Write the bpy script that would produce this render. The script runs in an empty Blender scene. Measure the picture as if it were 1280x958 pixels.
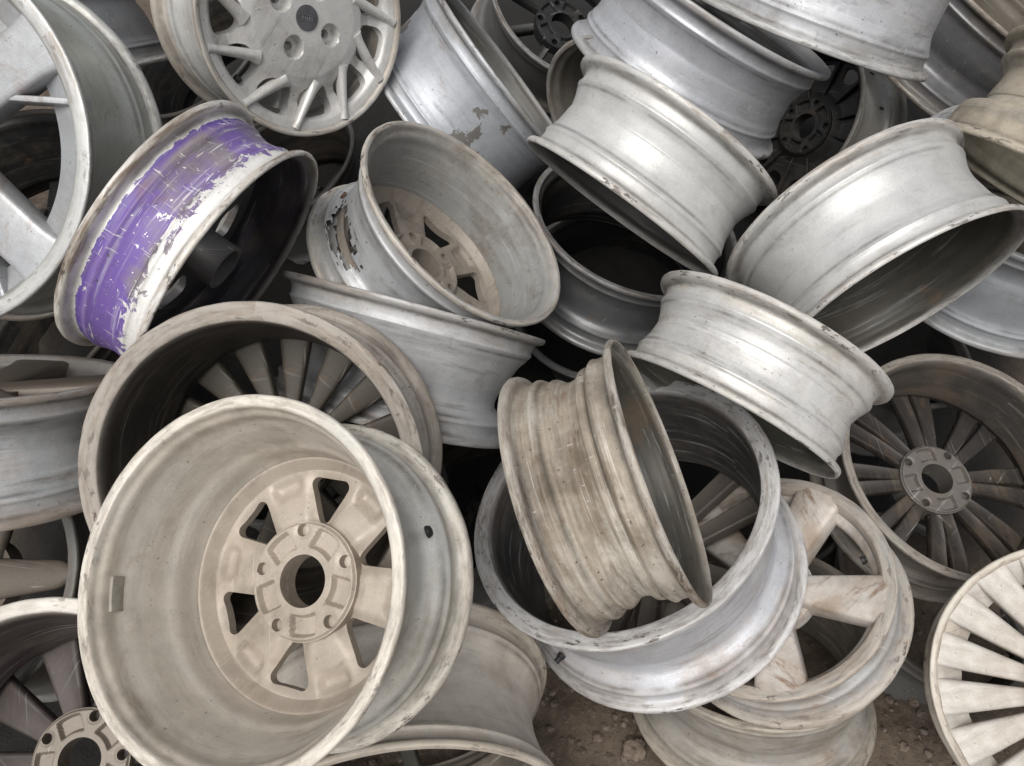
import bpy, bmesh, math, random
import numpy as np
from mathutils import Vector, Matrix, noise as mnoise
R_ = math.radians
scene = bpy.context.scene
COL = scene.collection

# ------------------------------------------------------------------ camera
PITCH = R_(52.0)
CAM_H = 1.550
cam_data = bpy.data.cameras.new("camera")
cam = bpy.data.objects.new("camera", cam_data)
COL.objects.link(cam)
cam.location = (0, 0, CAM_H)
cam.rotation_euler = (math.pi/2 - PITCH, 0, 0)
cam_data.sensor_width = 36.0
cam_data.lens = 27.0
cam_data.clip_start = 0.02
cam_data.clip_end = 500
scene.camera = cam

# ------------------------------------------------------------------ sky and sun (bright overcast)
world = bpy.data.worlds.new("World"); scene.world = world
world.use_nodes = True
wn = world.node_tree; wn.nodes.clear()
SUN_EL, SUN_AZ = R_(62), R_(205)      # azimuth from +Y clockwise: sun high, behind the camera on the left
sky = wn.nodes.new("ShaderNodeTexSky"); sky.sky_type = 'NISHITA'
sky.sun_disc = False; sky.sun_elevation = SUN_EL; sky.sun_rotation = SUN_AZ
sky.air_density = 1.0; sky.dust_density = 4.0; sky.ozone_density = 1.0
hs = wn.nodes.new("ShaderNodeHueSaturation"); hs.inputs['Saturation'].default_value = 0.30
bg = wn.nodes.new("ShaderNodeBackground"); bg.inputs['Strength'].default_value = 0.10
wo = wn.nodes.new("ShaderNodeOutputWorld")
wn.links.new(sky.outputs[0], hs.inputs['Color']); wn.links.new(hs.outputs[0], bg.inputs['Color'])
wn.links.new(bg.outputs[0], wo.inputs['Surface'])
sd = bpy.data.lights.new("sun", 'SUN'); sun = bpy.data.objects.new("sun", sd); COL.objects.link(sun)
sd.energy = 2.6; sd.angle = R_(45); sd.color = (1.0, 0.975, 0.94)
sdir = Vector((math.sin(SUN_AZ)*math.cos(SUN_EL), math.cos(SUN_AZ)*math.cos(SUN_EL), math.sin(SUN_EL)))
sun.rotation_euler = sdir.to_track_quat('Z', 'Y').to_euler()
sun.location = sdir*20
scene.view_settings.view_transform = 'Standard'
scene.view_settings.look = 'None'
scene.view_settings.gamma = 1.0
scene.view_settings.exposure = -0.03

# ------------------------------------------------------------------ helpers
def obj(name, me, mats, parent=None, sharp=35):
    o = bpy.data.objects.new(name, me); COL.objects.link(o)
    for m in (mats if isinstance(mats, (list, tuple)) else [mats]): me.materials.append(m)
    me.shade_smooth()
    me.set_sharp_from_angle(angle=R_(sharp))
    if parent is not None: o.parent = parent
    return o

def mesh(name, V, F, uv=None, attrs=None):
    me = bpy.data.meshes.new(name)
    me.from_pydata([tuple(v) for v in V], [], [tuple(f) for f in F])
    if uv is not None:
        l = me.uv_layers.new(name="UVMap")
        l.data.foreach_set('uv', np.asarray(uv, dtype=np.float32).ravel())
    for k, a in (attrs or {}).items():
        at = me.attributes.new(k, 'FLOAT', 'POINT')
        at.data.foreach_set('value', np.asarray(a, dtype=np.float32))
    me.update()
    return me

class NT:
    def __init__(s, m):
        m.use_nodes = True; s.t = m.node_tree; s.t.nodes.clear()
    def n(s, ty, **kw):
        nd = s.t.nodes.new(ty)
        for k, v in kw.items():
            if k.startswith('i_'): nd.inputs[k[2:]].default_value = v
            else: setattr(nd, k, v)
        return nd
    def l(s, a, b): s.t.links.new(a, b)
    def val(s, x, sock):
        if isinstance(x, (int, float)): sock.default_value = x
        elif isinstance(x, (tuple, list)): sock.default_value = (*x[:3], 1.0)
        else: s.l(x, sock)
    def math(s, op, a, b=0.0, clamp=False):
        nd = s.n('ShaderNodeMath', operation=op, use_clamp=clamp); s.val(a, nd.inputs[0]); s.val(b, nd.inputs[1]); return nd.outputs[0]
    def mix(s, f, a, b):
        nd = s.n('ShaderNodeMix', data_type='RGBA'); s.val(f, nd.inputs[0]); s.val(a, nd.inputs[6]); s.val(b, nd.inputs[7]); return nd.outputs[2]
    def noise(s, vec, scale, detail=4.0, rough=0.55, loc=(0, 0, 0), sc=(1, 1, 1), rot=(0, 0, 0), dist=0.0):
        mp = s.n('ShaderNodeMapping'); mp.inputs['Location'].default_value = loc
        mp.inputs['Scale'].default_value = sc; mp.inputs['Rotation'].default_value = rot
        s.l(vec, mp.inputs[0])
        nd = s.n('ShaderNodeTexNoise'); nd.inputs['Scale'].default_value = scale
        nd.inputs['Detail'].default_value = detail; nd.inputs['Roughness'].default_value = rough
        nd.inputs['Distortion'].default_value = dist
        s.l(mp.outputs[0], nd.inputs['Vector']); return nd.outputs[0]
    def ramp(s, x, a, b):
        nd = s.n('ShaderNodeMapRange'); nd.clamp = True
        s.val(x, nd.inputs[0]); nd.inputs[1].default_value = a; nd.inputs[2].default_value = b; return nd.outputs[0]
    def attr(s, name):
        nd = s.n('ShaderNodeAttribute'); nd.attribute_name = name; return nd.outputs['Fac']

def alloy(name, base, dirt=(.30, .24, .175), damt=.5, metal=.55, rough=.42, inner=None, inner_metal=.25,
          lip=None, lipdirt=.5, scr=.35, streak=.5, seed=0, paint=None, grime=.3, rust=.45, stain=.3, stcol=(.16, .125, .09), flecks=.3, band=None, nouv=False, peel=False, peelcol=(.20, .19, .175)):
    """worn wheel metal: base coat, dust film, streaks round the barrel, scratches, chipped flange edges"""
    m = bpy.data.materials.new(name); N = NT(m)
    tc = N.n('ShaderNodeTexCoord'); ob = tc.outputs['Object']; uv = tc.outputs['UV']
    if nouv:
        mp_ = N.n('ShaderNodeMapping'); mp_.inputs['Rotation'].default_value = (.3, .5, .8+seed); N.l(ob, mp_.inputs[0]); uv = mp_.outputs[0]
    L = (seed*3.17 % 11, seed*1.93 % 7, seed*0.71 % 5)
    lipa = N.attr('lip'); inn = N.attr('inner'); vv = N.attr('vpos')
    n1 = N.noise(ob, 7.0, 7, .62, L)
    n2 = N.noise(ob, 38.0, 5, .6, L)
    n3 = N.noise(uv, 1.0, 6, .65, L, (5.0, 75.0, 1))
    n4 = N.noise(ob, 150.0, 2, .5, L)
    col = base
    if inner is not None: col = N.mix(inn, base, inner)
    n6 = N.noise(ob, 420.0, 3, .7, L)
    n0 = N.noise(ob, 3.2, 4, .5, (L[1], L[0], L[2]))
    # tonal mottling of the coat itself
    vmul = N.n('ShaderNodeHueSaturation'); N.val(col, vmul.inputs['Color'])
    N.l(N.math('ADD', N.math('ADD', N.math('MULTIPLY', n2, .40), N.math('MULTIPLY', n3, .40*streak)), N.math('ADD', N.math('ADD', N.math('MULTIPLY', n0, .50), N.math('MULTIPLY', n6, .42)), .35-.20*streak)), vmul.inputs['Value'])
    seat = N.math('MAXIMUM', N.ramp(vv, .24, .07), N.ramp(vv, .80, .93))
    seat = N.math('MULTIPLY', N.math('MULTIPLY', seat, N.ramp(vv, 0.0, .01)), .10)
    col = vmul.outputs[0]
    dirt0 = dirt
    dirt = N.mix(N.ramp(n2, .35, .65), tuple(c*.72 for c in dirt), tuple(min(1, c*1.18) for c in dirt))
    if paint is not None:
        zone = N.math('MULTIPLY', N.ramp(vv, .13, .14), N.ramp(vv, .86, .85))
        edge = N.math('MINIMUM', N.ramp(vv, .13, .19), N.ramp(vv, .88, .48))
        pn = N.noise(uv, 1.0, 8, .68, L, (30, 44, 1), (0, 0, .5), 1.0)
        pm = N.ramp(N.math('ADD', N.math('MULTIPLY', pn, .9), N.math('MULTIPLY', edge, .42)), .625, .633)
        pm = N.math('MULTIPLY', N.math('MULTIPLY', zone, pm), N.math('SUBTRACT', 1.0, inn), True)
        s5 = N.noise(uv, 1.0, 2, .5, L, (11, 210, 1), (0, 0, .9), 1.6)
        s6 = N.noise(uv, 1.0, 2, .5, L, (190, 13, 1), (0, 0, .35), 1.8)
        sc_ = N.math('MAXIMUM', N.math('MULTIPLY', N.ramp(s5, .68, .70), .8), N.math('MULTIPLY', N.ramp(s6, .69, .71), .8))
        fl = N.noise(uv, 1.0, 4, .65, L, (75, 95, 1), (0, 0, .4), .8)
        sc_ = N.math('MAXIMUM', sc_, N.ramp(N.math('ADD', fl, N.math('MULTIPLY', N.ramp(vv, .35, .85), .05)), .655, .67))
        pm = N.math('MULTIPLY', pm, N.math('SUBTRACT', 1.0, sc_))
        pcol = N.mix(N.ramp(N.math('ADD', N.math('MULTIPLY', n1, .6), N.math('MULTIPLY', n0, .4)), .45, .53), paint, (.25, .215, .25))
        pcol = N.mix(N.ramp(vv, .24, .18), pcol, (.10, .05, .33))
        col = N.mix(pm, col, pcol)
    else: pm = 0.0
    if band is not None:            # a worn stripe round the barrel where the tyre sat
        col = N.mix(N.math('MULTIPLY', N.math('MULTIPLY', N.ramp(vv, band[0], band[0]+.03), N.ramp(vv, band[1]+.03, band[1])), N.ramp(n3, .35, .6)), col, band[2])
    # dust
    d = N.ramp(N.math('ADD', seat, N.math('ADD', N.math('MULTIPLY', n1, .55), N.math('MULTIPLY', n3, .45*streak+.001))), .5+.12*streak-.30*damt-.05, .5+.12*streak-.30*damt+.08)
    d = N.math('MULTIPLY', d, min(1.0, .35+.65*damt))
    if paint is not None: d = N.math('MULTIPLY', d, N.math('SUBTRACT', 1.0, N.math('MULTIPLY', pm, .75)))
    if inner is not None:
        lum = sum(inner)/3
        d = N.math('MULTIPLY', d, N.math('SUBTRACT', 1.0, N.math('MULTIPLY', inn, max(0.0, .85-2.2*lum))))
    col = N.mix(d, col, dirt)
    b1 = N.noise(uv, 1.0, 7, .72, (L[1], L[2], 0), (3.5, 95, 1))
    b2 = N.noise(uv, 1.0, 6, .7, (L[2]+4, L[0], 0), (6, 60, 1), (0, 0, .06))
    col = N.mix(N.math('MULTIPLY', N.ramp(b1, .56, .68), min(1, streak*.65)), col, tuple(min(.80, c*1.22+.05) for c in base))
    col = N.mix(N.math('MULTIPLY', N.ramp(b2, .57, .70), min(1, streak*.6)), col, tuple(c*.42 for c in dirt0))
    sn = N.noise(ob, 4.6, 8, .66, (L[2]+1, L[0], L[1]), dist=.6)
    sn2 = N.noise(uv, 1.0, 7, .7, (L[0], L[2], 0), (4, 34, 1), dist=.5)
    st = N.math('MULTIPLY', N.ramp(N.math('ADD', N.math('MULTIPLY', sn, .6), N.math('MULTIPLY', sn2, .4)), .515, .60), stain)
    col = N.mix(st, col, stcol)
    # grime: dark greasy patches and streaks
    g = N.math('MULTIPLY', N.ramp(N.noise(uv, 1.0, 7, .7, (L[2], L[1], 0), (8, 40, 1)), .60, .70), grime)
    g2 = N.math('MULTIPLY', N.ramp(n2, .60, .72), grime*.6)
    g3 = N.math('MULTIPLY', N.ramp(n4, .70, .74), min(1, grime*1.5))
    g4 = N.math('MULTIPLY', N.ramp(N.math('ADD', n1, N.math('MULTIPLY', seat, 1.2)), .60, .74), grime*.9)
    g = N.math('MAXIMUM', N.math('MAXIMUM', g, g4), N.math('MAXIMUM', g2, g3))
    col = N.mix(g, col, (.06, .05, .042))
    rs = N.math('MULTIPLY', N.ramp(N.noise(uv, 1.0, 8, .72, (L[1]+2, L[2], 0), (9, 22, 1), (0, 0, .1), .8), .60, .70), rust)
    col = N.mix(rs, col, (.21, .115, .062))
    gv = N.math('MULTIPLY', N.math('MULTIPLY', N.attr('groove'), N.ramp(n1, .40, .56)), .6)
    col = N.mix(gv, col, (.045, .038, .032))
    # scratches down to metal
    s1 = N.noise(ob, 1.0, 2, .5, L, (9, 190, 60), (.4, .2, .7), .3)
    s2 = N.noise(ob, 1.0, 2, .5, L, (170, 12, 80), (1.1, .5, .2), .4)
    s3 = N.noise(uv, 1.0, 3, .5, L, (7, 420, 1))
    sc = N.math('MAXIMUM', N.math('MULTIPLY', N.ramp(s1, .70, .74), .6), N.math('MAXIMUM', N.math('MULTIPLY', N.ramp(s2, .74, .79), .6), N.math('MULTIPLY', N.ramp(s3, .66, .74), .6)))
    sc = N.math('MULTIPLY', sc, N.math('MULTIPLY', N.math('SUBTRACT', 1.0, N.math('MULTIPLY', inn, .85)), scr))
    col = N.mix(sc, col, (.72, .71, .69))
    if peel:
        pl = N.ramp(N.noise(ob, 5.5, 6, .6, (L[0]+3, L[2], 1)), .60, .607)
        pl = N.math('MULTIPLY', pl, N.math('SUBTRACT', 1.0, inn))
        col = N.mix(pl, col, peelcol)
    # flange wear
    ln = N.noise(uv, 1.0, 6, .7, L, (30, 160, 1))
    lc = lip or (.55, .53, .50)
    lm = N.math('MULTIPLY', lipa, N.ramp(ln, .36, .56))
    col = N.mix(N.math('MULTIPLY', lm, .8), col, lc)
    pat = N.ramp(N.noise(ob, 6.5, 3, .6, (L[2], L[1], L[0])), .44, .60)
    l2 = N.math('MULTIPLY', lipa, N.math('MULTIPLY', N.ramp(N.noise(uv, 1.0, 7, .7, (L[0], 5, 0), (7, 60, 1)), .50, .62), lipdirt))
    col = N.mix(l2, col, (.20, .15, .11))
    ld = N.math('MULTIPLY', N.math('MULTIPLY', lipa, N.math('ADD', N.math('MULTIPLY', pat, .9), .1)), N.math('MULTIPLY', N.ramp(N.noise(uv, 1.0, 6, .72, (L[1], 2, 0), (34, 100, 1)), .56, .59), .9))
    col = N.mix(ld, col, (.10, .08, .065))
    bs = N.n('ShaderNodeBsdfPrincipled'); N.val(col, bs.inputs['Base Color']); bs.inputs['Specular IOR Level'].default_value = .32
    met = N.math('MULTIPLY', N.math('SUBTRACT', 1.0, N.math('MAXIMUM', d, N.math('MAXIMUM', N.math('MAXIMUM', g, N.math('MAXIMUM', rs, st)), pm))), metal)
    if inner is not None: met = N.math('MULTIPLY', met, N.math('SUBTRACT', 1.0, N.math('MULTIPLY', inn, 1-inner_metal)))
    N.l(met, bs.inputs['Metallic'])
    ro = N.math('ADD', N.math('ADD', N.math('MULTIPLY', n2, .22), rough-.11), N.math('MULTIPLY', d, .28), True)
    N.l(ro, bs.inputs['Roughness'])
    bp = N.n('ShaderNodeBump'); bp.inputs['Strength'].default_value = .35; bp.inputs['Distance'].default_value = .0012
    hgt = N.math('ADD', N.math('ADD', N.math('MULTIPLY', n2, .8), N.math('MULTIPLY', n6, .22)), N.math('ADD', N.math('MULTIPLY', n4, .3), N.math('MULTIPLY', d, .3)))
    hgt = N.math('ADD', hgt, N.math('MULTIPLY', N.math('MULTIPLY', lipa, ln), 1.2))
    N.l(hgt, bp.inputs['Height']); N.l(bp.outputs[0], bs.inputs['Normal'])
    out = N.n('ShaderNodeOutputMaterial'); N.l(bs.outputs[0], out.inputs[0])
    return m

def plain(name, colour, rough=.7, metal=0.0, nz=.35, scale=40):
    m = bpy.data.materials.new(name); N = NT(m)
    tc = N.n('ShaderNodeTexCoord')
    n = N.noise(tc.outputs['Object'], scale, 5, .6)
    col = N.mix(N.ramp(n, .3, .7), tuple(c*(1-nz) for c in colour), tuple(min(1, c*(1+nz)) for c in colour))
    bs = N.n('ShaderNodeBsdfPrincipled'); N.val(col, bs.inputs['Base Color'])
    bs.inputs['Roughness'].default_value = rough; bs.inputs['Metallic'].default_value = metal
    out = N.n('ShaderNodeOutputMaterial'); N.l(bs.outputs[0], out.inputs[0]); return m

# ------------------------------------------------------------------ rim barrel (a turned profile)
def profile(style, W, lin, lout):
    """closed loop of (z, drop below R, lip, inner); z=0 outboard face, z=W inboard edge"""
    o = [(0, .0025, 1), (.0015, .0006, 1), (.005, 0, 1), (.009, .0012, 1), (.0115, .005, .8), (.013, .013, .4), (.017, .0165, .15), (.028, .0165, .1), (.0325, .0140, .2), (.0365, .0165, 0)]
    w = W
    mid = {
     'well':     [(.044, .026), (.052, .038), (.060, .0415), (.082, .0415), (.094, .035), (.112, .029), (w-.060, .0255), (w-.046, .023)],
     'waist':    [(.044, .025), (.056, .033), (.075, .0380), (w*.5, .0390), (w-.085, .0350), (w-.062, .029), (w-.047, .022)],
     'straight': [(.042, .021), (.048, .0275), (.057, .0300), (w*.5, .0290), (w-.062, .0270), (w-.050, .0225)],
     'smooth':   [(.042, .0185), (.048, .0215), (.060, .0245), (w*.45, .0260), (w-.080, .0250), (w-.052, .0220), (w-.044, .0185)],
     'band':     [(.044, .026), (.052, .034), (.090, .034), (w-.075, .031)],
     'flat':     [(.041, .0180), (.048, .0200), (w*.5, .0215), (w-.050, .0200), (w-.042, .0180)],
     'cone':     [(.044, .028), (.052, .042), (.062, .0460), (.076, .0450), (.100, .037), (w*.7, .028), (w-.046, .021)],
     'ribbed':   [(.040, .0235), (.045, .0240), (.051, .0205), (.056, .0230), (.064, .0300), (.074, .0310), (.086, .0265), (.097, .0235), (w-.052, .0215), (w-.044, .0205)],
    }[style]
    mid = [(z, d, 0) for z, d in mid if .040 < z < w-.041]
    mid.sort()
    i_ = [(w-.0375, .0165, 0), (w-.0335, .0138, .2), (w-.029, .0163, .1), (w-.0175, .0155, .15), (w-.013, .0125, .4), (w-.0112, .005, .8), (w-.0085, .0012, 1), (w-.005, 0, 1), (w-.0015, .0006, 1), (w, .0025, 1)]
    if style == 'band':
        i_ = [(w-.062, .030, 0), (w-.056, .012, .1), (w-.050, .0070, .1), (w-.018, .0060, .1), (w-.0135, .0068, .3), (w-.011, .004, .8), (w-.0085, .0012, 1), (w-.005, 0, 1), (w-.0015, .0006, 1), (w, .0025, 1)]
        mid = [q for q in mid if q[0] < w-.066]
    outer = [(z, d, l, 0.) for z, d, l in o+mid+i_]
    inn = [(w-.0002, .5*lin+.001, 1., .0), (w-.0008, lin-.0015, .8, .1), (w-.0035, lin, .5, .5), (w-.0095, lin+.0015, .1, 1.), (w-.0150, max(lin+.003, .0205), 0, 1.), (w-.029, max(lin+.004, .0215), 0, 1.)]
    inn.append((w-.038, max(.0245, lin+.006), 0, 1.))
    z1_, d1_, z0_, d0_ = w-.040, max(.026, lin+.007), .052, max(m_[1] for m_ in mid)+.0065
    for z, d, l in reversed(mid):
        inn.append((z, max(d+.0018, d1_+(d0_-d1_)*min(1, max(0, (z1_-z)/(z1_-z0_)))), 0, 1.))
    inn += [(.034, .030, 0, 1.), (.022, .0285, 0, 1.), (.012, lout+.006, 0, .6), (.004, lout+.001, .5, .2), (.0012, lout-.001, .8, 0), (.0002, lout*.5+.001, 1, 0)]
    return outer+inn, len(outer)

def chaikin(P, it=2):
    P = np.array(P, float)
    for _ in range(it):
        Q = np.roll(P, -1, 0)
        P = np.stack([P*.78+Q*.22, P*.22+Q*.78], 1).reshape(-1, P.shape[1])
    return P

def barrel(w, n=168, jag=None):
    W, Ro, Ri = w['W'], w['Ro'], w['Ri']
    P, _ = profile(w['style'], W, w.get('lin', .014), w.get('lout', .012))
    P = chaikin(P, 2)
    m = len(P)
    seg = np.linalg.norm(np.diff(np.vstack([P, P[:1]])[:, :2], axis=0), axis=1)
    vl = np.concatenate([[0], np.cumsum(seg)])
    th = np.linspace(0, 2*np.pi, n, endpoint=False)
    z = P[:, 0]; R = Ro+(Ri-Ro)*np.clip(z/W, 0, 1)
    r = R-P[:, 1]
    rnd = random.Random(w['seed'])
    # knocked flanges: shallow, irregular dents that only touch the lips
    ph = [rnd.uniform(0, 6.28) for _ in range(6)]
    dent = sum(np.sin(th*k+ph[q]) for q, k in enumerate((5, 9, 14, 23, 37)))/5
    dent = -.0007*np.clip(dent, -.2, 1)
    d2 = w.get('dents', [])
    big = np.zeros(n)
    for (a, wd, dp) in d2:
        dd = (th-R_(a)+np.pi) % (2*np.pi)-np.pi
        big -= dp*np.exp(-(dd/wd)**2)
    rr = r[None, :]+P[:, 2][None, :]*(dent[:, None]+big[:, None])
    V = np.stack([rr*np.cos(th)[:, None], rr*np.sin(th)[:, None], np.broadcast_to(z, rr.shape)], -1).reshape(-1, 3)
    F = []; UV = []
    Rm = (Ro+Ri)/2
    lipv = np.tile(P[:, 2], n); inv = np.tile(P[:, 3], n); vp = np.tile(np.clip(z/W, 0, 1), n)
    gz = np.zeros(m)
    for g0, gw in ((.0135, .0022), (.0395, .0022), (W-.0135, .0022), (W-.0405, .0022)):
        gz = np.maximum(gz, np.exp(-((z-g0)/gw)**2)*(P[:, 3] < .2)*(P[:, 2] < .9))
    gz = np.tile(gz, n)
    for i in range(n):
        i2 = (i+1) % n
        u0, u1 = th[i]*Rm, (th[i]+2*np.pi/n)*Rm
        for j in range(m):
            j2 = (j+1) % m
            if jag is not None:
                a = math.degrees(th[i]) ; zc = z[j]/W
                if jag(a, zc): continue
            F.append((i*m+j, i2*m+j, i2*m+j2, i*m+j2))
            UV += [(u0, vl[j]), (u1, vl[j]), (u1, vl[j+1]), (u0, vl[j+1])]
    # orient outwards
    me = mesh("rim_barrel", V, F, UV, {'lip': lipv, 'inner': inv, 'vpos': vp, 'groove': gz})
    return me

# ------------------------------------------------------------------ plates with real openings
def plate(name, sdf, zf, zb, r0, r1, nr=40, nt=180):
    rs = np.linspace(r0, r1, nr+1); th = np.linspace(0, 2*np.pi, nt, endpoint=False)
    X = rs[:, None]*np.cos(th)[None]; Y = rs[:, None]*np.sin(th)[None]
    if sdf is not None:
        rc = (rs[:-1]+rs[1:])/2; tcn = th+np.pi/nt
        keep = sdf(rc[:, None]*np.cos(tcn)[None], rc[:, None]*np.sin(tcn)[None]) > 0
        K = np.zeros((nr+1, nt)); C = np.zeros((nr+1, nt))
        for di in (0, 1):
            for dj in (0, 1):
                kk = np.roll(keep.astype(float), dj, 1)
                K[di:nr+di] += kk; C[di:nr+di] += 1
        bnd = (K > 0) & (K < C)
        e = 1e-5
        for _ in range(3):
            s = sdf(X, Y); gx = (sdf(X+e, Y)-s)/e; gy = (sdf(X, Y+e)-s)/e
            g2 = gx*gx+gy*gy+1e-9
            st = np.clip(s/np.sqrt(g2), -.004, .004)/np.sqrt(g2)
            X = np.where(bnd, X-gx*st, X); Y = np.where(bnd, Y-gy*st, Y)
    else: keep = np.ones((nr, nt), bool)
    ZF, ZB = zf(X, Y), zb(X, Y)
    Vf = np.stack([X, Y, ZF], -1).reshape(-1, 3); Vb = np.stack([X, Y, ZB], -1).reshape(-1, 3)
    n0 = len(Vf); F = []
    idx = lambda i, j: i*nt+(j % nt)
    for i in range(nr):
        for j in range(nt):
            if not keep[i, j]: continue
            a, b, c, d = idx(i, j), idx(i+1, j), idx(i+1, j+1), idx(i, j+1)
            F.append((a, d, c, b)); F.append((a+n0, b+n0, c+n0, d+n0))
            if i == 0 or not keep[i-1, j]: F.append((a, a+n0, d+n0, d))
            if i == nr-1 or not keep[i+1, j]: F.append((b, c, c+n0, b+n0))
            if not keep[i, (j-1) % nt]: F.append((a, b, b+n0, a+n0))
            if not keep[i, (j+1) % nt]: F.append((d, d+n0, c+n0, c))
    V = np.vstack([Vf, Vb])
    used = np.zeros(len(V), bool); used[np.array([q for f in F for q in f])] = True
    mp = np.cumsum(used)-1
    return mesh(name, V[used], [tuple(int(mp[q]) for q in f) for f in F])

def sst(a, b, x):
    t = np.clip((x-a)/(b-a), 0, 1); return t*t*(3-2*t)

def lug_sdf(bolt_r, hole_r, n, a0=0.0):
    def f(x, y):
        s = np.full_like(x, 1.0)
        for k in range(n):
            a = a0+2*np.pi*k/n
            s = np.minimum(s, np.hypot(x-bolt_r*np.cos(a), y-bolt_r*np.sin(a))-hole_r)
        return s
    return f

def hub_mesh(bore=.029, bolt=.056, pad=.066, lug=.0072, n=5, z0=.03, z1=.056, pocket=.008, a0=0.0, back=True, cone=.004, pocket_w=.30):
    """hub pad: bore, lug holes, shallow cast pockets between the lugs on the mounting face"""
    sd_ = lug_sdf(bolt, lug, n, a0)
    def relief(x, y):
        r = np.hypot(x, y); a = np.arctan2(y, x)
        k = (a-a0)/(2*np.pi/n)+.5; k = np.abs(k-np.round(k))*(2*np.pi/n)*r
        pw = pocket_w*bolt*.9
        inside = sst(pw+.002, pw-.002, k)*sst(bore+.007, bore+.011, r)*sst(pad-.005, pad-.009, r)
        rim = sst(pad-.0005, pad-.004, r)
        ch = sst(.0045, .0005, sd_(x, y))       # countersink ring
        return -pocket*inside-cone*(1-rim)-.0012*ch
    if back:
        zf = lambda x, y: np.full_like(x, z0); zb = lambda x, y: z1+relief(x, y)
    else:
        zf = lambda x, y: z0-relief(x, y); zb = lambda x, y: np.full_like(x, z1)
    return plate("hub", sd_, zf, zb, bore, pad, 34, 200)

# ------------------------------------------------------------------ spokes
def spoke_mesh(r0, r1, w0, w1, zf0, zf1, tb0, tb1, swirl=0.0, ang=0.0, ang1=None, groove=.004, front=0.0, flare=.25, nst=14, bow=0.0, ex=.42, flare0=.15):
    """swept arm from hub to rim; zf front height, tb depth; rounded section, hollowed back"""
    ang1 = ang if ang1 is None else ang1
    M = 20; V = []; F = []
    for i in range(nst+1):
        t = i/nst; r = r0+(r1-r0)*t
        hw = (w0+(w1-w0)*t)*(1+flare*max(0, (t-.8)/.2)**2+flare0*max(0, (.2-t)/.2)**2)
        a = ang
        zc = zf0+(zf1-zf0)*t+bow*math.sin(math.pi*t)
        dp = tb0+(tb1-tb0)*t
        p0 = Vector((r0*math.cos(ang), r0*math.sin(ang))); p1 = Vector((r1*math.cos(ang1), r1*math.sin(ang1)))
        pc = p0.lerp(p1, t); dr = (p1-p0).normalized(); ca, sa = dr.x, dr.y
        for k in range(M):
            b = 2*math.pi*k/M
            cs, sn = math.cos(b), math.sin(b)
            s = hw*math.copysign(abs(cs)**ex, cs)
            q = math.copysign(abs(sn)**ex, sn)        # -1 back .. 1 front
            z = zc+dp*.5-q*dp*.5
            if q < 0: z -= groove*max(0, 1-(s/(hw*.75))**2)*min(1, -q*1.5)
            else: z += front*max(0, 1-(s/hw)**2)*q
            V.append((pc.x-s*sa, pc.y+s*ca, z))
    for i in range(nst):
        for k in range(M):
            k2 = (k+1) % M
            F.append((i*M+k, i*M+k2, (i+1)*M+k2, (i+1)*M+k))
    F.append(tuple(range(M-1, -1, -1))); F.append(tuple(nst*M+k for k in range(M)))
    return mesh("spoke", V, F)

def tube_mesh(name, r, h, n=20, taper=.8, head=True):
    prof = [(r, 0), (r, h*.35), (r*.72, h*.42), (r*.72, h*.9), (r*.6, h), (.0001, h)] if head else [(r, 0), (r*taper, h), (.0001, h)]
    V = []; F = []
    for z_i, (rr, zz) in enumerate(prof):
        for k in range(n):
            a = 2*math.pi*k/n; V.append((rr*math.cos(a), rr*math.sin(a), zz))
    for i in range(len(prof)-1):
        for k in range(n):
            k2 = (k+1) % n; F.append((i*n+k, i*n+k2, (i+1)*n+k2, (i+1)*n+k))
    return mesh(name, V, F)

MAT_BLACK = plain("black_rubber", (.02, .02, .02), .6)
MAT_HOLE = plain("rusty_steel", (.12, .07, .045), .7, .3)
MAT_LEAD = plain("lead_grey", (.30, .28, .24), .8, .1)

def window_sdf(n, rc, rad, squash, a0, tri=0.0, rot=0.0):
    """n rounded windows centred at radius rc; tri>0 narrows them to the hub"""
    def f(x, y):
        s = np.full_like(x, 1.0)
        for k in range(n):
            a = a0+2*np.pi*k/n
            cx, cy = rc*np.cos(a), rc*np.sin(a)
            b = a+rot
            u = (x-cx)*np.cos(b)+(y-cy)*np.sin(b); v = -(x-cx)*np.sin(b)+(y-cy)*np.cos(b)
            wv = squash*(1+tri*np.clip(u/rad, -1.3, 1.3))
            d = (np.abs(u/rad)**3+np.abs(v/wv)**3)**(1/3.)
            s = np.minimum(s, (d-1)*min(rad, squash)*.8)
        return s
    return f

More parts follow.
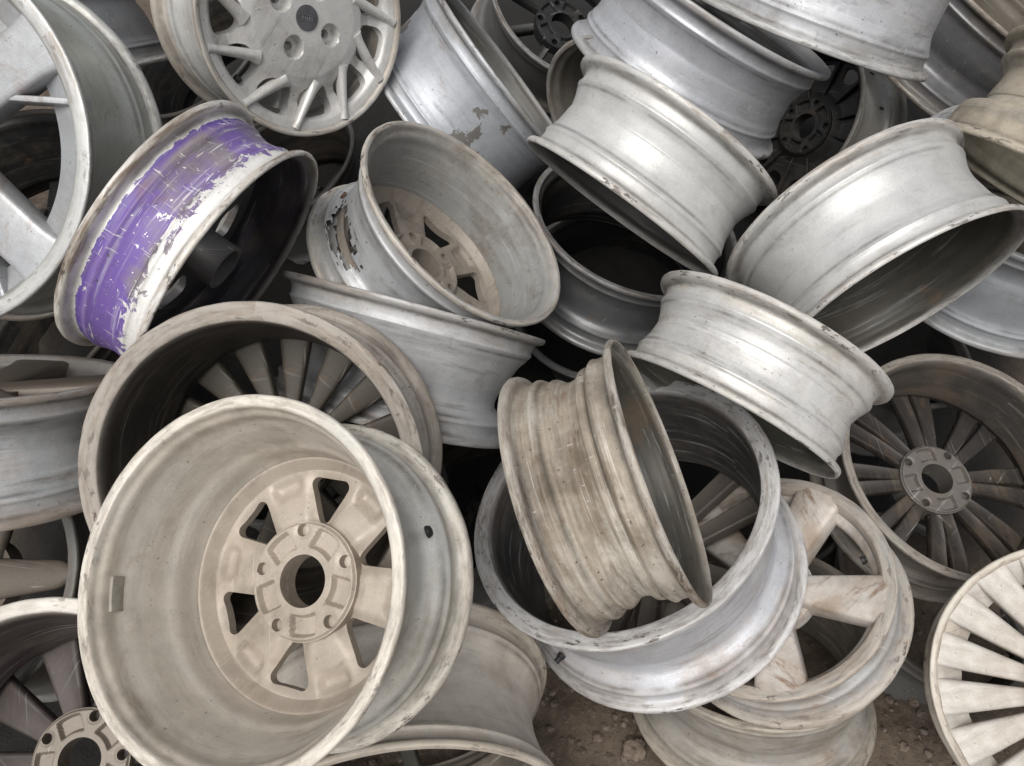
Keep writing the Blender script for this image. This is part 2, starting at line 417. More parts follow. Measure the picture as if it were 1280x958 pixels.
def round_tri_sdf(n, rc, size, rr, a0, flip=1, skew=0.0, wide=.82):
    """n rounded triangles with the point towards the hub (flip=1)"""
    tri = np.array([(-1.05*flip, skew), (.62*flip, wide), (.62*flip, -wide)])*size
    def f(x, y):
        out = np.full_like(x, 1.0)
        for k in range(n):
            a = a0+2*np.pi*k/n; ca, sa = np.cos(a), np.sin(a)
            u = (x*ca+y*sa)-rc; v = -x*sa+y*ca
            d = np.full_like(x, 9.0); sg = np.ones_like(x, bool)
            for q in range(3):
                p0, p1 = tri[q], tri[(q+1) % 3]; e = p1-p0
                wx, wy = u-p0[0], v-p0[1]
                t = np.clip((wx*e[0]+wy*e[1])/(e@e), 0, 1)
                d = np.minimum(d, np.hypot(wx-t*e[0], wy-t*e[1]))
                cr = e[0]*wy-e[1]*wx
                sg &= (cr < 0) if flip == 1 else (cr > 0)
            ar = (tri[1]-tri[0])[0]*(tri[2]-tri[0])[1]-(tri[1]-tri[0])[1]*(tri[2]-tri[0])[0]
            ins = np.ones_like(x, bool)
            for q in range(3):
                p0, p1 = tri[q], tri[(q+1) % 3]; e = p1-p0
                ins &= ((e[0]*(v-p0[1])-e[1]*(u-p0[0]))*np.sign(ar) > 0)
            out = np.minimum(out, np.where(ins, -d, d)-rr)
        return out
    return f

# ------------------------------------------------------------------ one wheel
GROUP = "scrap alloy wheels heaped in the pile"
def build_wheel(key, w):
    root = bpy.data.objects.new("alloy_wheel", None); COL.objects.link(root)
    root.empty_display_size = .05
    root['label'] = w['label']; root['category'] = "wheel"; root['group'] = GROUP
    Z = Vector(w['axis']).normalized(); X = Vector(w['x']); X = (X-Z*X.dot(Z)).normalized(); Y = Z.cross(X)
    root.matrix_world = Matrix.Translation(Vector(w['o'])) @ Matrix((X, Y, Z)).transposed().to_4x4()
    R = w['Ro']; W = w['W']; k = R/.215
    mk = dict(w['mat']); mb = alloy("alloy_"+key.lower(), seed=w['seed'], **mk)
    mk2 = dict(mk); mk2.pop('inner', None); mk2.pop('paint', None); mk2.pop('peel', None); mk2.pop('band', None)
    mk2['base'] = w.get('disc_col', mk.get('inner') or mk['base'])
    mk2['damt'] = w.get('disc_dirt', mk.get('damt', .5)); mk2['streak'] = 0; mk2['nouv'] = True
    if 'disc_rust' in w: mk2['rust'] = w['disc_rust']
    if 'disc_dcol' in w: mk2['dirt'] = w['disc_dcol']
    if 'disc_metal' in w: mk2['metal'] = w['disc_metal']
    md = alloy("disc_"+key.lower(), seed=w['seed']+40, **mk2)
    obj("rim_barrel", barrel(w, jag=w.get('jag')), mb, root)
    hz = w.get('hz', .05)
    d = w.get('disc')
    ri = R-.027
    rd = R-{'well': .0445, 'waist': .040, 'straight': .033, 'smooth': .029, 'cone': .049, 'ribbed': .039, 'band': .037, 'flat': .025}[w['style']]
    def add_hub(**kw):
        kw.setdefault('z1', hz); kw.setdefault('z0', hz-.03)
        for q in ('bore', 'bolt', 'pad', 'lug'):
            if q in w: kw[q] = w[q]
        mh = md
        if 'hub_col' in w:
            m3 = dict(mk2); m3['base'] = w['hub_col']; mh = alloy("hub_"+key.lower(), seed=w['seed']+80, **m3)
        if 'hubth' in w: kw['z0'] = hz-w['hubth']
        h = obj("hub", hub_mesh(n=w.get('lugs', 5), a0=w.get('lug0', 0.0), **kw), mh, root, 28)
        return h
    if d == 'windows':      # solid dished disc with rounded windows (back seen)
        nW = w.get('nwin', 6); a0 = w.get('win0', 0.)
        sdf = round_tri_sdf(nW, w.get('wrc', .110)*k, .026*k*w.get('wsz', 1), .0095*k, a0, 1, 0.0, w.get('wwide', .8))
        zsurf = lambda x, y: np.interp(np.hypot(x, y), [.03*k, .06*k, .085*k, .115*k, rd-.016, rd-.005, rd], [hz-.012, hz-.012, hz-.010, hz-.014, hz-.014, hz+.001, hz+.001])
        def zb(x, y):
            z = zsurf(x, y); a = np.arctan2(y, x); r = np.hypot(x, y)
            q = (a-a0)/(2*np.pi/nW); q1 = q-np.round(q)
            z = z-.009*sst(.30, .06, np.abs(q1))*sst(.055*k, .085*k, r)*sst(rd-.016, rd-.034, r)      # valleys round the windows
            q2 = q+.5; q2 = np.abs(q2-np.round(q2))
            z = z-.008*sst(.20, .10, q2)*sst(.110*k, .128*k, r)*sst(rd-.016, rd-.028, r)             # cast pocket in each arm
            return z
        obj("disc", plate("disc", sdf, lambda x, y: zb(x, y)-.012, zb, .045*k, rd, 70, 300), md, root, 40)
        add_hub()
    elif d == 'swirl':      # face with bladed fins round a dome
        nW = w['nsp']
        s1_ = window_sdf(nW, .152*k, .0300*k, .0345*k, R_(w.get('woff', 16)), .15)
        s2_ = lug_sdf(.058*k, .0085*k, 4, R_(w['lugs0']))
        sdf = lambda x, y: np.minimum(s1_(x, y), s2_(x, y))
        def zf(x, y):
            r = np.hypot(x, y)/k
            return np.interp(r, [0, .05, .105, .125, .138, .152, .172, .188, .20], [.003, .003, .006, .011, .021, .026, .020, .008, .0055])+.0*x
        def zfl(x, y):
            z = zf(x, y)
            for a in range(4):
                b = R_(w['lugs0'])+a*np.pi/2; q = np.hypot(x-.058*k*np.cos(b), y-.058*k*np.sin(b))
                z = z+.020*sst(.0205*k, .0165*k, q)
            return z
        obj("disc", plate("disc", sdf, zfl, lambda x, y: zf(x, y)+.03, .0006, R-.011, 84, 330), md, root, 50)
        for a in range(nW):
            b = 2*math.pi*a/nW
            sm = spoke_mesh(.116*k, R-.012, .0115*k, .0070*k, .0065, .0025, .024, .014, ang=b+R_(w['sw']), ang1=b, groove=0, flare=.5, bow=.001, swirl=0, ex=.85, flare0=.5, front=-.002)
            obj("spoke", sm, md, root, 60)
        cp = obj("centre_cap", plate("centre_cap", None, lambda x, y: .0006+1.5*(x*x+y*y), lambda x, y: x*0+.01, .0004, .0225*k, 10, 60), plain("cap_grey", (.085, .085, .09), .55, .1), root)
        eb = obj("emblem", cap_emblem(k), plain("cap_silver", (.26, .26, .27), .45, .6), cp)
    elif d in ('spokes', 'twin'):
        n = w['nsp']; off = w.get('off', 0.0)
        sk = dict(r0=.045*k, r1=ri+.004, w0=.010*k, w1=.013*k, zf0=hz-.034, zf1=.012, tb0=.024, tb1=.022)
        sk.update(w.get('sk', {}))
        if w.get('add_hub', True): add_hub()
        if d == 'twin':
            for a in range(n):
                for s in (-1, 1):
                    b = 2*math.pi*a/n
                    obj("spoke", spoke_mesh(ang=b+s*R_(w['tw0']), ang1=b+s*R_(w['tw1']), **sk), md, root, 40)
        else:
            sh = None
            for a in range(n):
                b = 2*math.pi*a/n+off
                if sh is None: sh = spoke_mesh(ang=0, **sk)
                if a == 0: s0 = obj("spoke", sh, md, root, 40); s0.rotation_euler = (0, 0, b)
                else:
                    s1 = s0.copy(); COL.objects.link(s1); s1.parent = root; s1.rotation_euler = (0, 0, b)
                if 'rib' in w:
                    rb = w['rib']; obj("spoke_rib", spoke_mesh(ang=b+rb['a0'], ang1=b+rb['a1'], **rb['k']), md, root, 40)
        if w.get('face_ring'):   # broad sloping ring between the windows and the lip
            fr = w['face_ring']; rs = [R-fr, R-.020, R-.007]; zs_ = [w.get('frz', .030), .010, .0035]
            obj("face_ring", plate("face_ring", None, lambda x, y: np.interp(np.hypot(x, y), rs, zs_), lambda x, y: np.interp(np.hypot(x, y), rs, zs_)+.012, rs[0], rs[2], 12, 160), md, root)
        if w.get('web'):       # dished ring that carries the arms
            wb = w['web']
            obj("inner_ring", plate("inner_ring", None, lambda x, y: np.interp(np.hypot(x, y), wb[0], wb[1]), lambda x, y: np.interp(np.hypot(x, y), wb[0], wb[1])+wb[2], wb[0][0], wb[0][-1], 10, 150), md, root)
    elif d == 'holes':      # disc with a ring of rectangular vents
        nW = w['nwin']
        sdf = window_sdf(nW, .145*k, .017*k, .022*k, 0.0, .2)
        zs = lambda x, y: np.interp(np.hypot(x, y), [.03*k, .07*k, .09*k, .12*k, .17*k, ri], [hz-.01, hz-.01, hz-.025, hz-.03, hz-.03, .03])
        obj("disc", plate("disc", sdf, lambda x, y: zs(x, y)-.01, zs, .045*k, rd, 50, 240), md, root, 40)
        for a in range(nW):
            b = 2*math.pi*(a+.5)/nW
            obj("rib", spoke_mesh(.075*k, ri, .0022, .0022, hz-.036, hz-.036, .02, .018, ang=b, groove=0, ex=.8), md, root, 50)
        add_hub()
    elif d == 'boss':       # short tube round the bore, plain disc
        zs = lambda x, y: np.interp(np.hypot(x, y), [.03*k, .08*k, ri], [.045, .04, .035])
        sdf = window_sdf(5, .118*k, .030*k, .03*k, .3, .3)
        obj("disc", plate("disc", sdf, lambda x, y: zs(x, y)-.012, zs, .028*k, rd, 50, 200), md, root, 40)
        obj("hub", plate("hub", None, lambda x, y: x*0+.035, lambda x, y: x*0+w.get('bossz', .105), .031*k, .037*k, 3, 80), md, root, 40)
    for va in w.get('valve', []):
        r = (w['Ro'])-.0275; zz = .050
        big = va[1] if len(va) > 1 else 'stem'
        a = va[0]
        if big == 'stem':
            v = obj("valve_stem", tube_mesh("valve_stem", .0065, .016), [MAT_BLACK], root)
        else:
            v = obj("valve_stem", tube_mesh("valve_stem", .0070, .004, head=False), [MAT_HOLE if key != 'W7' else MAT_BLACK], root)
        if len(va) > 2: r, zz = va[2], va[3]
        v.location = (r*math.cos(a), r*math.sin(a), zz)
        v.rotation_euler = Vector((math.cos(a), math.sin(a), 0)).to_track_quat('Z', 'Y').to_euler()
    for (a, zz, ln_) in w.get('weights', []):
        V = []; F = []; r = w['Ri']-.0225; nn = 10
        for q in range(nn+1):
            b = a+ln_*(q/nn-.5)
            for (dr, dz) in ((.004, -.008), (-.002, -.008), (-.0035, 0), (-.002, .008), (.004, .008)):
                V.append(((r+dr)*math.cos(b), (r+dr)*math.sin(b), zz+dz))
        for q in range(nn):
            for c in range(4): F.append((q*5+c, q*5+c+1, q*5+c+6, q*5+c+5))
        F.append((0, 1, 2, 3, 4)); F.append(tuple(nn*5+c for c in (4, 3, 2, 1, 0)))
        obj("balance_weight", mesh("balance_weight", V, F), MAT_LEAD, root)
    return root

def cap_emblem(k):
    """worn raised bar lettering across the cap, too rubbed to read: three small strokes and a bar"""
    bm = bmesh.new()
    def bx(x, y, sx, sy, rot=.45):
        r = bmesh.ops.create_cube(bm, size=1)
        M = Matrix.Rotation(rot, 4, 'Z') @ Matrix.Translation((x, y, .0003)) @ Matrix.Diagonal((sx, sy, .0014, 1))
        bmesh.ops.transform(bm, matrix=M, verts=r['verts'])
    for i in range(5): bx((-.0096+.0048*i)*k, 0, .0021*k, .0052*k)
    bx(0, .0046*k, .025*k, .0009*k); bx(0, -.0046*k, .025*k, .0009*k)
    me = bpy.data.meshes.new("emblem"); bm.to_mesh(me); bm.free(); return me

# ------------------------------------------------------------------ ground
def ground():
    gm = bpy.data.materials.new("grit"); N = NT(gm)
    tc = N.n('ShaderNodeTexCoord'); n_ = N.noise(tc.outputs['Object'], 90, 2, .5); n2_ = N.noise(tc.outputs['Object'], 400, 3, .6)
    c_ = N.mix(N.ramp(n_, .35, .65), (.06, .045, .033), (.24, .20, .16))
    c_ = N.mix(N.ramp(n2_, .4, .7), c_, (.11, .085, .065))
    bs = N.n('ShaderNodeBsdfPrincipled'); N.val(c_, bs.inputs['Base Color']); bs.inputs['Roughness'].default_value = .95
    out = N.n('ShaderNodeOutputMaterial'); N.l(bs.outputs[0], out.inputs[0])
    m = bpy.data.materials.new("soil"); N = NT(m)
    tc = N.n('ShaderNodeTexCoord'); ob = tc.outputs['Object']
    a = N.noise(ob, 9, 8, .65); b = N.noise(ob, 70, 5, .6); c = N.noise(ob, 260, 3, .6)
    col = N.mix(N.ramp(a, .35, .65), (.075, .056, .040), (.14, .108, .080))
    col = N.mix(N.math('MULTIPLY', N.ramp(b, .45, .7), .6), col, (.20, .155, .115))
    col = N.mix(N.ramp(c, .62, .7), col, (.035, .028, .022))
    col = N.mix(N.attr('heap_shade'), col, (.010, .009, .008))      # shade under the heap painted into the soil colour, near black
    bs = N.n('ShaderNodeBsdfPrincipled'); N.val(col, bs.inputs['Base Color']); bs.inputs['Roughness'].default_value = .95
    bp = N.n('ShaderNodeBump'); bp.inputs['Strength'].default_value = .8; bp.inputs['Distance'].default_value = .006
    N.l(N.math('ADD', b, N.math('MULTIPLY', c, .5)), bp.inputs['Height']); N.l(bp.outputs[0], bs.inputs['Normal'])
    out = N.n('ShaderNodeOutputMaterial'); N.l(bs.outputs[0], out.inputs[0])
    # one sheet: fine near the pile, coarse out to the horizon
    near = np.linspace(-1.2, 1.8, 211)
    far = np.array([.4, .8, 1.3, 1.9, 3, 6, 12, 30, 80, 200.])
    ax = np.concatenate([-far[::-1]-1.2, near, far+1.8])
    V = []; n = len(ax)
    def mound(x, y):  # ground raised close behind the wheels so gaps between them stay dark
        k = float(sst(.62-.16*float(sst(-.2, -.7, x))+.30*float(sst(.45, .9, x)), 1.45, y))
        return .34*k*float(sst(3.6, 2.3, y))
    for y in ax:
        for x in ax:
            z = mound(x, y)
            if -1.2 <= x <= 1.8 and -1.2 <= y <= 1.8:
                p = Vector((x, y, 0))
                z += .022*mnoise.fractal(p*3.1, .9, 2.1, 5)+.011*mnoise.noise(p*21)+.006*mnoise.noise(p*47)
            V.append((x, y, z))
    F = [(j*n+i, j*n+i+1, (j+1)*n+i+1, (j+1)*n+i) for j in range(n-1) for i in range(n-1)]
    gap_shade = [float(sst(.50+.12*float(sst(.15, .5, v[0]))-.5*float(sst(.0, -.5, v[0])), .72+.12*float(sst(.15, .5, v[0]))-.5*float(sst(.0, -.5, v[0])), v[1]))*float(sst(4.0, 3.0, v[1]))*float(sst(-1.25, -.95, v[0]))*float(sst(1.35, 1.1, v[0])) for v in V]  # mask of the painted shade under the heap
    g = obj("ground", mesh("ground", V, F, None, {'heap_shade': gap_shade}), m, None, 180); g['kind'] = "structure"
    # crumbs of soil and grit, uncountable
    rnd = random.Random(5); V = []; F = []
    def lump(cx, cy, cz, s, fl=.7, VV=None, FF=None, sub=1):
        bm = bmesh.new(); bmesh.ops.create_icosphere(bm, subdivisions=sub, radius=1)
        o_ = len(VV); sd_ = rnd.random()*50
        for v in bm.verts:
            d_ = 1+.45*mnoise.noise(v.co*1.6+Vector((sd_, 0, 0)))
            if sub > 2: d_ += .30*abs(mnoise.noise(v.co*5+Vector((sd_, 0, 0))))+.12*mnoise.noise(v.co*14+Vector((0, sd_, 0)))
            VV.append((cx+v.co.x*s*d_, cy+v.co.y*s*d_*.9, cz+v.co.z*s*fl*d_))
        for f in bm.faces: FF.append(tuple(o_+v.index for v in f.verts))
        bm.free()
    for i in range(7500):
        x, y = rnd.uniform(-.5, 1.3), rnd.uniform(-.25, .62)
        s = .0014+.0085*rnd.random()**5
        p = Vector((x, y, 0)); z = .022*mnoise.fractal(p*3.1, .9, 2.1, 5)+.011*mnoise.noise(p*21)+.006*mnoise.noise(p*47)
        lump(x, y, z+s*.2, s, .7, V, F)
    gr = obj("gravel", mesh("gravel", V, F), gm, None, 20); gr['kind'] = "stuff"
    cm = plain("clod_soil", (.17, .13, .10), .95, 0, .4, 90)
    for (x, y, s, lab) in CLODS:
        V = []; F = []
        p = Vector((x, y, 0)); z = .022*mnoise.fractal(p*3.1, .9, 2.1, 5)+.011*mnoise.noise(p*21)
        lump(0, 0, 0, s, .75, V, F, 4)
        c_ = obj("clod", mesh("clod", V, F), cm, None, 180)
        c_.location = (x, y, z+s*.35); c_['label'] = lab; c_['category'] = "clod"; c_['group'] = "dried clods of earth on the bare ground"
WHEELS = {
  'W7': {'Ri': 0.1865,
 'Ro': 0.1865,
 'W': 0.1766,
 'axis': [-0.3108, -0.3897, 0.8669],
 'disc': 'windows',
 'disc_col': (0.4, 0.35, 0.295),
 'disc_dcol': (0.34, 0.29, 0.235),
 'disc_dirt': 0.7,
 'disc_metal': 0.15,
 'hz': 0.0503,
 'label': 'large dusty beige wheel in front, open side up, with six rounded windows, five lug holes',
 'lin': 0.014,
 'lug0': 0,
 'mat': {'base': (0.62, 0.61, 0.565), 'damt': 0.5, 'dirt': (0.47, 0.415, 0.335), 'grime': 0.3, 'inner': (0.55, 0.515, 0.46), 'inner_metal': 0.5, 'lip': (0.78, 0.73, 0.64), 'metal': 0.4, 'rough': 0.42, 'rust': 0.25, 'stain': 0.32, 'stcol': (0.24, 0.195, 0.145), 'streak': 0.4},
 'nwin': 6,
 'o': [-0.2182, 0.3728, 0.6957],
 'seed': 1,
 'style': 'well',
 'valve': [(4.97, 'hole')],
 'weights': [(1.577, 0.1466, 0.22)],
 'win0': 2.89,
 'wsz': 0.92,
 'x': [-0.0686, 0.9189, 0.3885]},
  'W6': {'Ri': 0.2092,
 'Ro': 0.2092,
 'W': 0.187,
 'axis': [-0.0221, -0.6783, 0.7344],
 'disc': 'spokes',
 'disc_col': (0.08, 0.07, 0.055),
 'disc_dcol': (0.11, 0.095, 0.075),
 'disc_dirt': 0.25,
 'disc_metal': 0.1,
 'hz': 0.0465,
 'label': 'grimy grey-brown wheel with flat rim and many narrow spokes behind the large dusty beige wheel',
 'lin': 0.024,
 'mat': {'base': (0.47, 0.44, 0.4), 'damt': 0.55, 'dirt': (0.3, 0.245, 0.195), 'grime': 0.5, 'inner': (0.045, 0.04, 0.035), 'inner_metal': 0.3, 'lip': (0.4, 0.37, 0.33), 'metal': 0.35, 'rough': 0.5, 'stain': 0.45},
 'nsp': 15,
 'o': [-0.3078, 0.6013, 0.6232],
 'seed': 2,
 'sk': {'flare': 0, 'groove': 0.0, 'r0': 0.06, 'tb0': 0.02, 'tb1': 0.02, 'w0': 0.0075, 'w1': 0.0255},
 'style': 'well',
 'x': [0.0596, 0.7324, 0.6782]},
  'W4': {'Ri': 0.1928,
 'Ro': 0.1928,
 'W': 0.1625,
 'axis': [0.6508, 0.0392, 0.7582],
 'disc': 'windows',
 'disc_col': (0.33, 0.29, 0.245),
 'disc_dcol': (0.34, 0.29, 0.24),
 'disc_metal': 0.1,
 'hz': 0.0469,
 'jag_at': 148.3,
 'label': 'grey tapered wheel on its side with a ragged broken hole in its barrel',
 'lin': 0.01,
 'mat': {'base': (0.5, 0.51, 0.52), 'damt': 0.35, 'dirt': (0.42, 0.36, 0.29), 'grime': 0.6, 'inner': (0.3, 0.3, 0.29), 'inner_metal': 0.3, 'lip': (0.6, 0.55, 0.47), 'metal': 0.32, 'rough': 0.45, 'stain': 0.6, 'stcol': (0.14, 0.12, 0.1)},
 'nwin': 6,
 'o': [-0.1699, 0.924, 0.6473],
 'seed': 3,
 'style': 'straight',
 'valve': [(2.048, 'hole')],
 'win0': 5.696,
 'wrc': 0.118,
 'wsz': 1.4,
 'x': [0.471, 0.7625, -0.4437]},
  'W5': {'Ri': 0.2202,
 'Ro': 0.2036,
 'W': 0.1854,
 'axis': [0.2558, 0.7318, 0.6317],
 'disc': None,
 'hz': 0.055,
 'label': 'pale grey cone-shaped wheel with its wide thin flange on top, under the ragged broken wheel',
 'lin': 0.012,
 'mat': {'base': (0.55, 0.56, 0.57), 'damt': 0.25, 'dirt': (0.4, 0.33, 0.27), 'grime': 0.3, 'inner': (0.08, 0.075, 0.07), 'lip': (0.36, 0.35, 0.33), 'metal': 0.25, 'rough': 0.5, 'stain': 0.2, 'streak': 0.8},
 'o': [-0.2033, 0.7488, 0.5067],
 'seed': 4,
 'style': 'cone',
 'x': [0.2463, 0.5825, -0.7746]},
  'W13': {'Ri': 0.1652,
 'Ro': 0.1652,
 'W': 0.1394,
 'axis': [0.8967, 0.1053, 0.43],
 'disc': 'spokes',
 'disc_col': (0.12, 0.11, 0.1),
 'hz': 0.0459,
 'label': 'narrow brown corroded wheel with ribbed barrel stuck inside the wide light grey rim',
 'lin': 0.006,
 'mat': {'base': (0.7, 0.66, 0.58), 'damt': 0.56, 'dirt': (0.21, 0.155, 0.1), 'grime': 0.75, 'inner': (0.06, 0.062, 0.056), 'inner_metal': 0.3, 'lip': (0.5, 0.47, 0.42), 'lipdirt': 0.8, 'metal': 0.4, 'rough': 0.4, 'rust': 0.8, 'scr': 0.6, 'stain': 0.75, 'stcol': (0.13, 0.095, 0.06), 'streak': 1.0},
 'nsp': 5,
 'o': [0.0552, 0.469, 0.7074],
 'seed': 5,
 'style': 'ribbed',
 'x': [0.3375, 0.4658, -0.818]},
  'W12': {'Ri': 0.2436,
 'Ro': 0.2436,
 'W': 0.2182,
 'axis': [-0.4225, 0.1352, 0.8962],
 'disc': 'twin',
 'disc_col': (0.16, 0.14, 0.12),
 'hz': 0.0541,
 'label': 'wide light grey wheel with broad flat chipped rim, holding the narrow brown ribbed wheel',
 'lin': 0.027,
 'mat': {'base': (0.56, 0.57, 0.6), 'damt': 0.35, 'dirt': (0.42, 0.35, 0.29), 'grime': 0.35, 'inner': (0.06, 0.06, 0.06), 'inner_metal': 0.3, 'lip': (0.68, 0.68, 0.67), 'metal': 0.3, 'rough': 0.45, 'stain': 0.2, 'streak': 0.9},
 'nsp': 5,
 'o': [0.25, 0.5568, 0.3188],
 'seed': 6,
 'sk': {'w0': 0.014, 'w1': 0.02},
 'style': 'well',
 'tw0': 20,
 'tw1': 11,
 'valve': [(3.365, 'stem')],
 'x': [0.7997, 0.521, 0.2984]},
  'W14': {'Ri': 0.1774,
 'Ro': 0.1852,
 'W': 0.1407,
 'axis': [-0.5164, -0.6946, -0.5009],
 'disc': 'spokes',
 'disc_col': (0.12, 0.12, 0.1),
 'hz': 0.0488,
 'label': 'shiny silver wheel with polished barrel and chipped scuffed flange, resting on the light grey rim',
 'lin': 0.007,
 'mat': {'base': (0.64, 0.635, 0.62), 'damt': 0.25, 'dirt': (0.4, 0.34, 0.25), 'grime': 0.35, 'inner': (0.11, 0.11, 0.09), 'inner_metal': 0.5, 'lip': (0.58, 0.57, 0.54), 'metal': 0.35, 'rough': 0.45, 'scr': 0.7, 'stain': 0.25, 'streak': 1.0},
 'nsp': 5,
 'o': [0.3882, 0.7617, 0.6877],
 'seed': 7,
 'style': 'smooth',
 'x': [0.126, -0.6402, 0.7578]},
  'W15': {'Ri': 0.194,
 'Ro': 0.194,
 'W': 0.166,
 'axis': [0.3808, -0.9001, -0.2114],
 'disc': 'spokes',
 'disc_col': (0.05, 0.05, 0.05),
 'hz': 0.0451,
 'label': 'large clean silver wheel tilted on edge with dark hollow inside, right of centre',
 'lin': 0.006,
 'mat': {'base': (0.53, 0.53, 0.52), 'damt': 0.18, 'dirt': (0.44, 0.39, 0.33), 'grime': 0.2, 'inner': (0.06, 0.057, 0.048), 'inner_metal': 0.3, 'lip': (0.66, 0.64, 0.6), 'metal': 0.32, 'rough': 0.45, 'rust': 0.3, 'scr': 0.4, 'stain': 0.12, 'streak': 0.4},
 'nsp': 5,
 'o': [0.5084, 0.9406, 0.7701],
 'seed': 8,
 'style': 'smooth',
 'x': [0.8316, 0.2335, 0.5039]},
  'W16': {'Ri': 0.1796,
 'Ro': 0.1796,
 'W': 0.1474,
 'axis': [-0.5833, -0.5225, -0.6219],
 'disc': 'spokes',
 'disc_col': (0.05, 0.05, 0.05),
 'hz': 0.0449,
 'label': 'smooth silver-white wheel tilted at upper centre with its dark opening facing down left',
 'lin': 0.006,
 'mat': {'base': (0.53, 0.53, 0.515), 'damt': 0.2, 'dirt': (0.46, 0.41, 0.35), 'grime': 0.18, 'inner': (0.06, 0.058, 0.055), 'lip': (0.6, 0.58, 0.54), 'metal': 0.28, 'rough': 0.45, 'rust': 0.25, 'scr': 0.3, 'stain': 0.1, 'streak': 0.35},
 'nsp': 5,
 'o': [0.2529, 1.0185, 0.8681],
 'seed': 9,
 'style': 'smooth',
 'valve': [(1.253, 'hole')],
 'x': [0.122, -0.8133, 0.5689]},
  'W17': {'Ri': 0.2012,
 'Ro': 0.2012,
 'W': 0.1683,
 'axis': [0.235, 0.0068, 0.972],
 'disc': None,
 'disc_col': (0.04, 0.04, 0.04),
 'hz': 0.0503,
 'label': 'dark grey wheel with black open side up, half hidden under the smooth silver-white wheel',
 'lin': 0.012,
 'mat': {'base': (0.2, 0.205, 0.21), 'damt': 0.3, 'dirt': (0.17, 0.15, 0.13), 'grime': 0.4, 'inner': (0.03, 0.03, 0.03), 'lip': (0.33, 0.33, 0.33), 'metal': 0.5, 'rough': 0.42},
 'o': [0.1944, 1.1152, 0.4488],
 'seed': 10,
 'style': 'straight',
 'x': [0.9437, 0.238, -0.2298]},
  'W18': {'Ri': 0.2176,
 'Ro': 0.2176,
 'W': 0.1816,
 'axis': [0.7762, 0.2459, 0.5806],
 'disc': 'windows',
 'disc_col': (0.4, 0.36, 0.32),
 'disc_dirt': 0.3,
 'hz': 0.0607,
 'label': 'silver wheel with grey peeled patches on its barrel, standing on edge near the top',
 'lin': 0.012,
 'mat': {'base': (0.44, 0.46, 0.49), 'damt': 0.28, 'dirt': (0.36, 0.32, 0.28), 'grime': 0.35, 'inner': (0.12, 0.12, 0.11), 'lip': (0.42, 0.42, 0.42), 'metal': 0.35, 'peel': True, 'rough': 0.45, 'scr': 0.5, 'stain': 0.35, 'stcol': (0.17, 0.17, 0.165)},
 'nwin': 5,
 'o': [-0.1517, 1.3902, 0.6195],
 'seed': 11,
 'style': 'smooth',
 'win0': 0.3,
 'x': [0.1433, 0.8279, -0.5423]},
  'W19': {'Ri': 0.207,
 'Ro': 0.207,
 'W': 0.1572,
 'axis': [-0.4491, -0.1737, -0.8765],
 'disc': None,
 'hz': 0.046,
 'label': 'big silver wheel with scratched barrel wedged behind the smooth silver-white wheel',
 'lin': 0.012,
 'mat': {'base': (0.45, 0.46, 0.485), 'damt': 0.2, 'dirt': (0.3, 0.27, 0.24), 'grime': 0.35, 'inner': (0.06, 0.06, 0.06), 'lip': (0.45, 0.45, 0.44), 'metal': 0.35, 'rough': 0.42, 'scr': 0.6, 'stain': 0.25, 'stcol': (0.14, 0.14, 0.14)},
 'o': [0.3541, 1.2697, 0.9384],
 'seed': 12,
 'style': 'smooth',
 'x': [0.4716, 0.7871, -0.3976]},
  'W20': {'Ri': 0.2129,
 'Ro': 0.2129,
 'W': 0.1811,
 'axis': [-0.2893, -0.2763, -0.9165],
 'disc': None,
 'hz': 0.0484,
 'label': 'silver wheel with double ridged flange lying across the top edge of the heap',
 'lin': 0.012,
 'mat': {'base': (0.48, 0.49, 0.51), 'damt': 0.2, 'dirt': (0.36, 0.33, 0.29), 'grime': 0.5, 'inner': (0.06, 0.06, 0.06), 'lip': (0.55, 0.55, 0.53), 'metal': 0.25, 'rough': 0.5, 'scr': 0.7, 'stain': 0.35, 'stcol': (0.08, 0.075, 0.07), 'streak': 1.0},
 'o': [0.5491, 1.3228, 1.0525],
 'seed': 13,
 'style': 'straight',
 'x': [-0.2757, -0.8928, 0.3562]},
  'W21': {'Ri': 0.22,
 'Ro': 0.22,
 'W': 0.1928,
 'axis': [0.4434, -0.0462, 0.8951],
 'disc': None,
 'hz': 0.05,
 'label': 'dark grey greasy wheel with crusty brown flange near the upper right corner',
 'lin': 0.01,
 'mat': {'base': (0.2, 0.2, 0.205), 'damt': 0.35, 'dirt': (0.17, 0.14, 0.11), 'grime': 0.6, 'inner': (0.1, 0.085, 0.065), 'lip': (0.42, 0.39, 0.34), 'metal': 0.5, 'rough': 0.42, 'scr': 0.4},
 'o': [0.9365, 1.6258, 0.6103],
 'seed': 14,
 'style': 'well',
 'x': [0.7333, 0.5929, -0.3327]},
  'W22': {'Ri': 0.2043,
 'Ro': 0.2043,
 'W': 0.1636,
 'axis': [-0.5028, -0.4024, -0.765],
 'disc': None,
 'hz': 0.0444,
 'label': 'beige dust-coated wheel with stepped barrel cut by the right edge of the photo',
 'lin': 0.01,
 'mat': {'base': (0.46, 0.44, 0.38), 'damt': 0.75, 'dirt': (0.42, 0.36, 0.28), 'grime': 0.25, 'inner': (0.12, 0.12, 0.09), 'lip': (0.46, 0.42, 0.34), 'metal': 0.2, 'rough': 0.6},
 'o': [0.8989, 0.9921, 0.9345],
 'seed': 15,
 'style': 'band',
 'x': [-0.1593, -0.8268, 0.5395]},
  'W23': {'Ri': 0.2,
 'Ro': 0.2,
 'W': 0.1964,
 'axis': [-0.7804, -0.3417, 0.5237],
 'disc': 'holes',
 'disc_col': (0.06, 0.058, 0.055),
 'hz': 0.09,
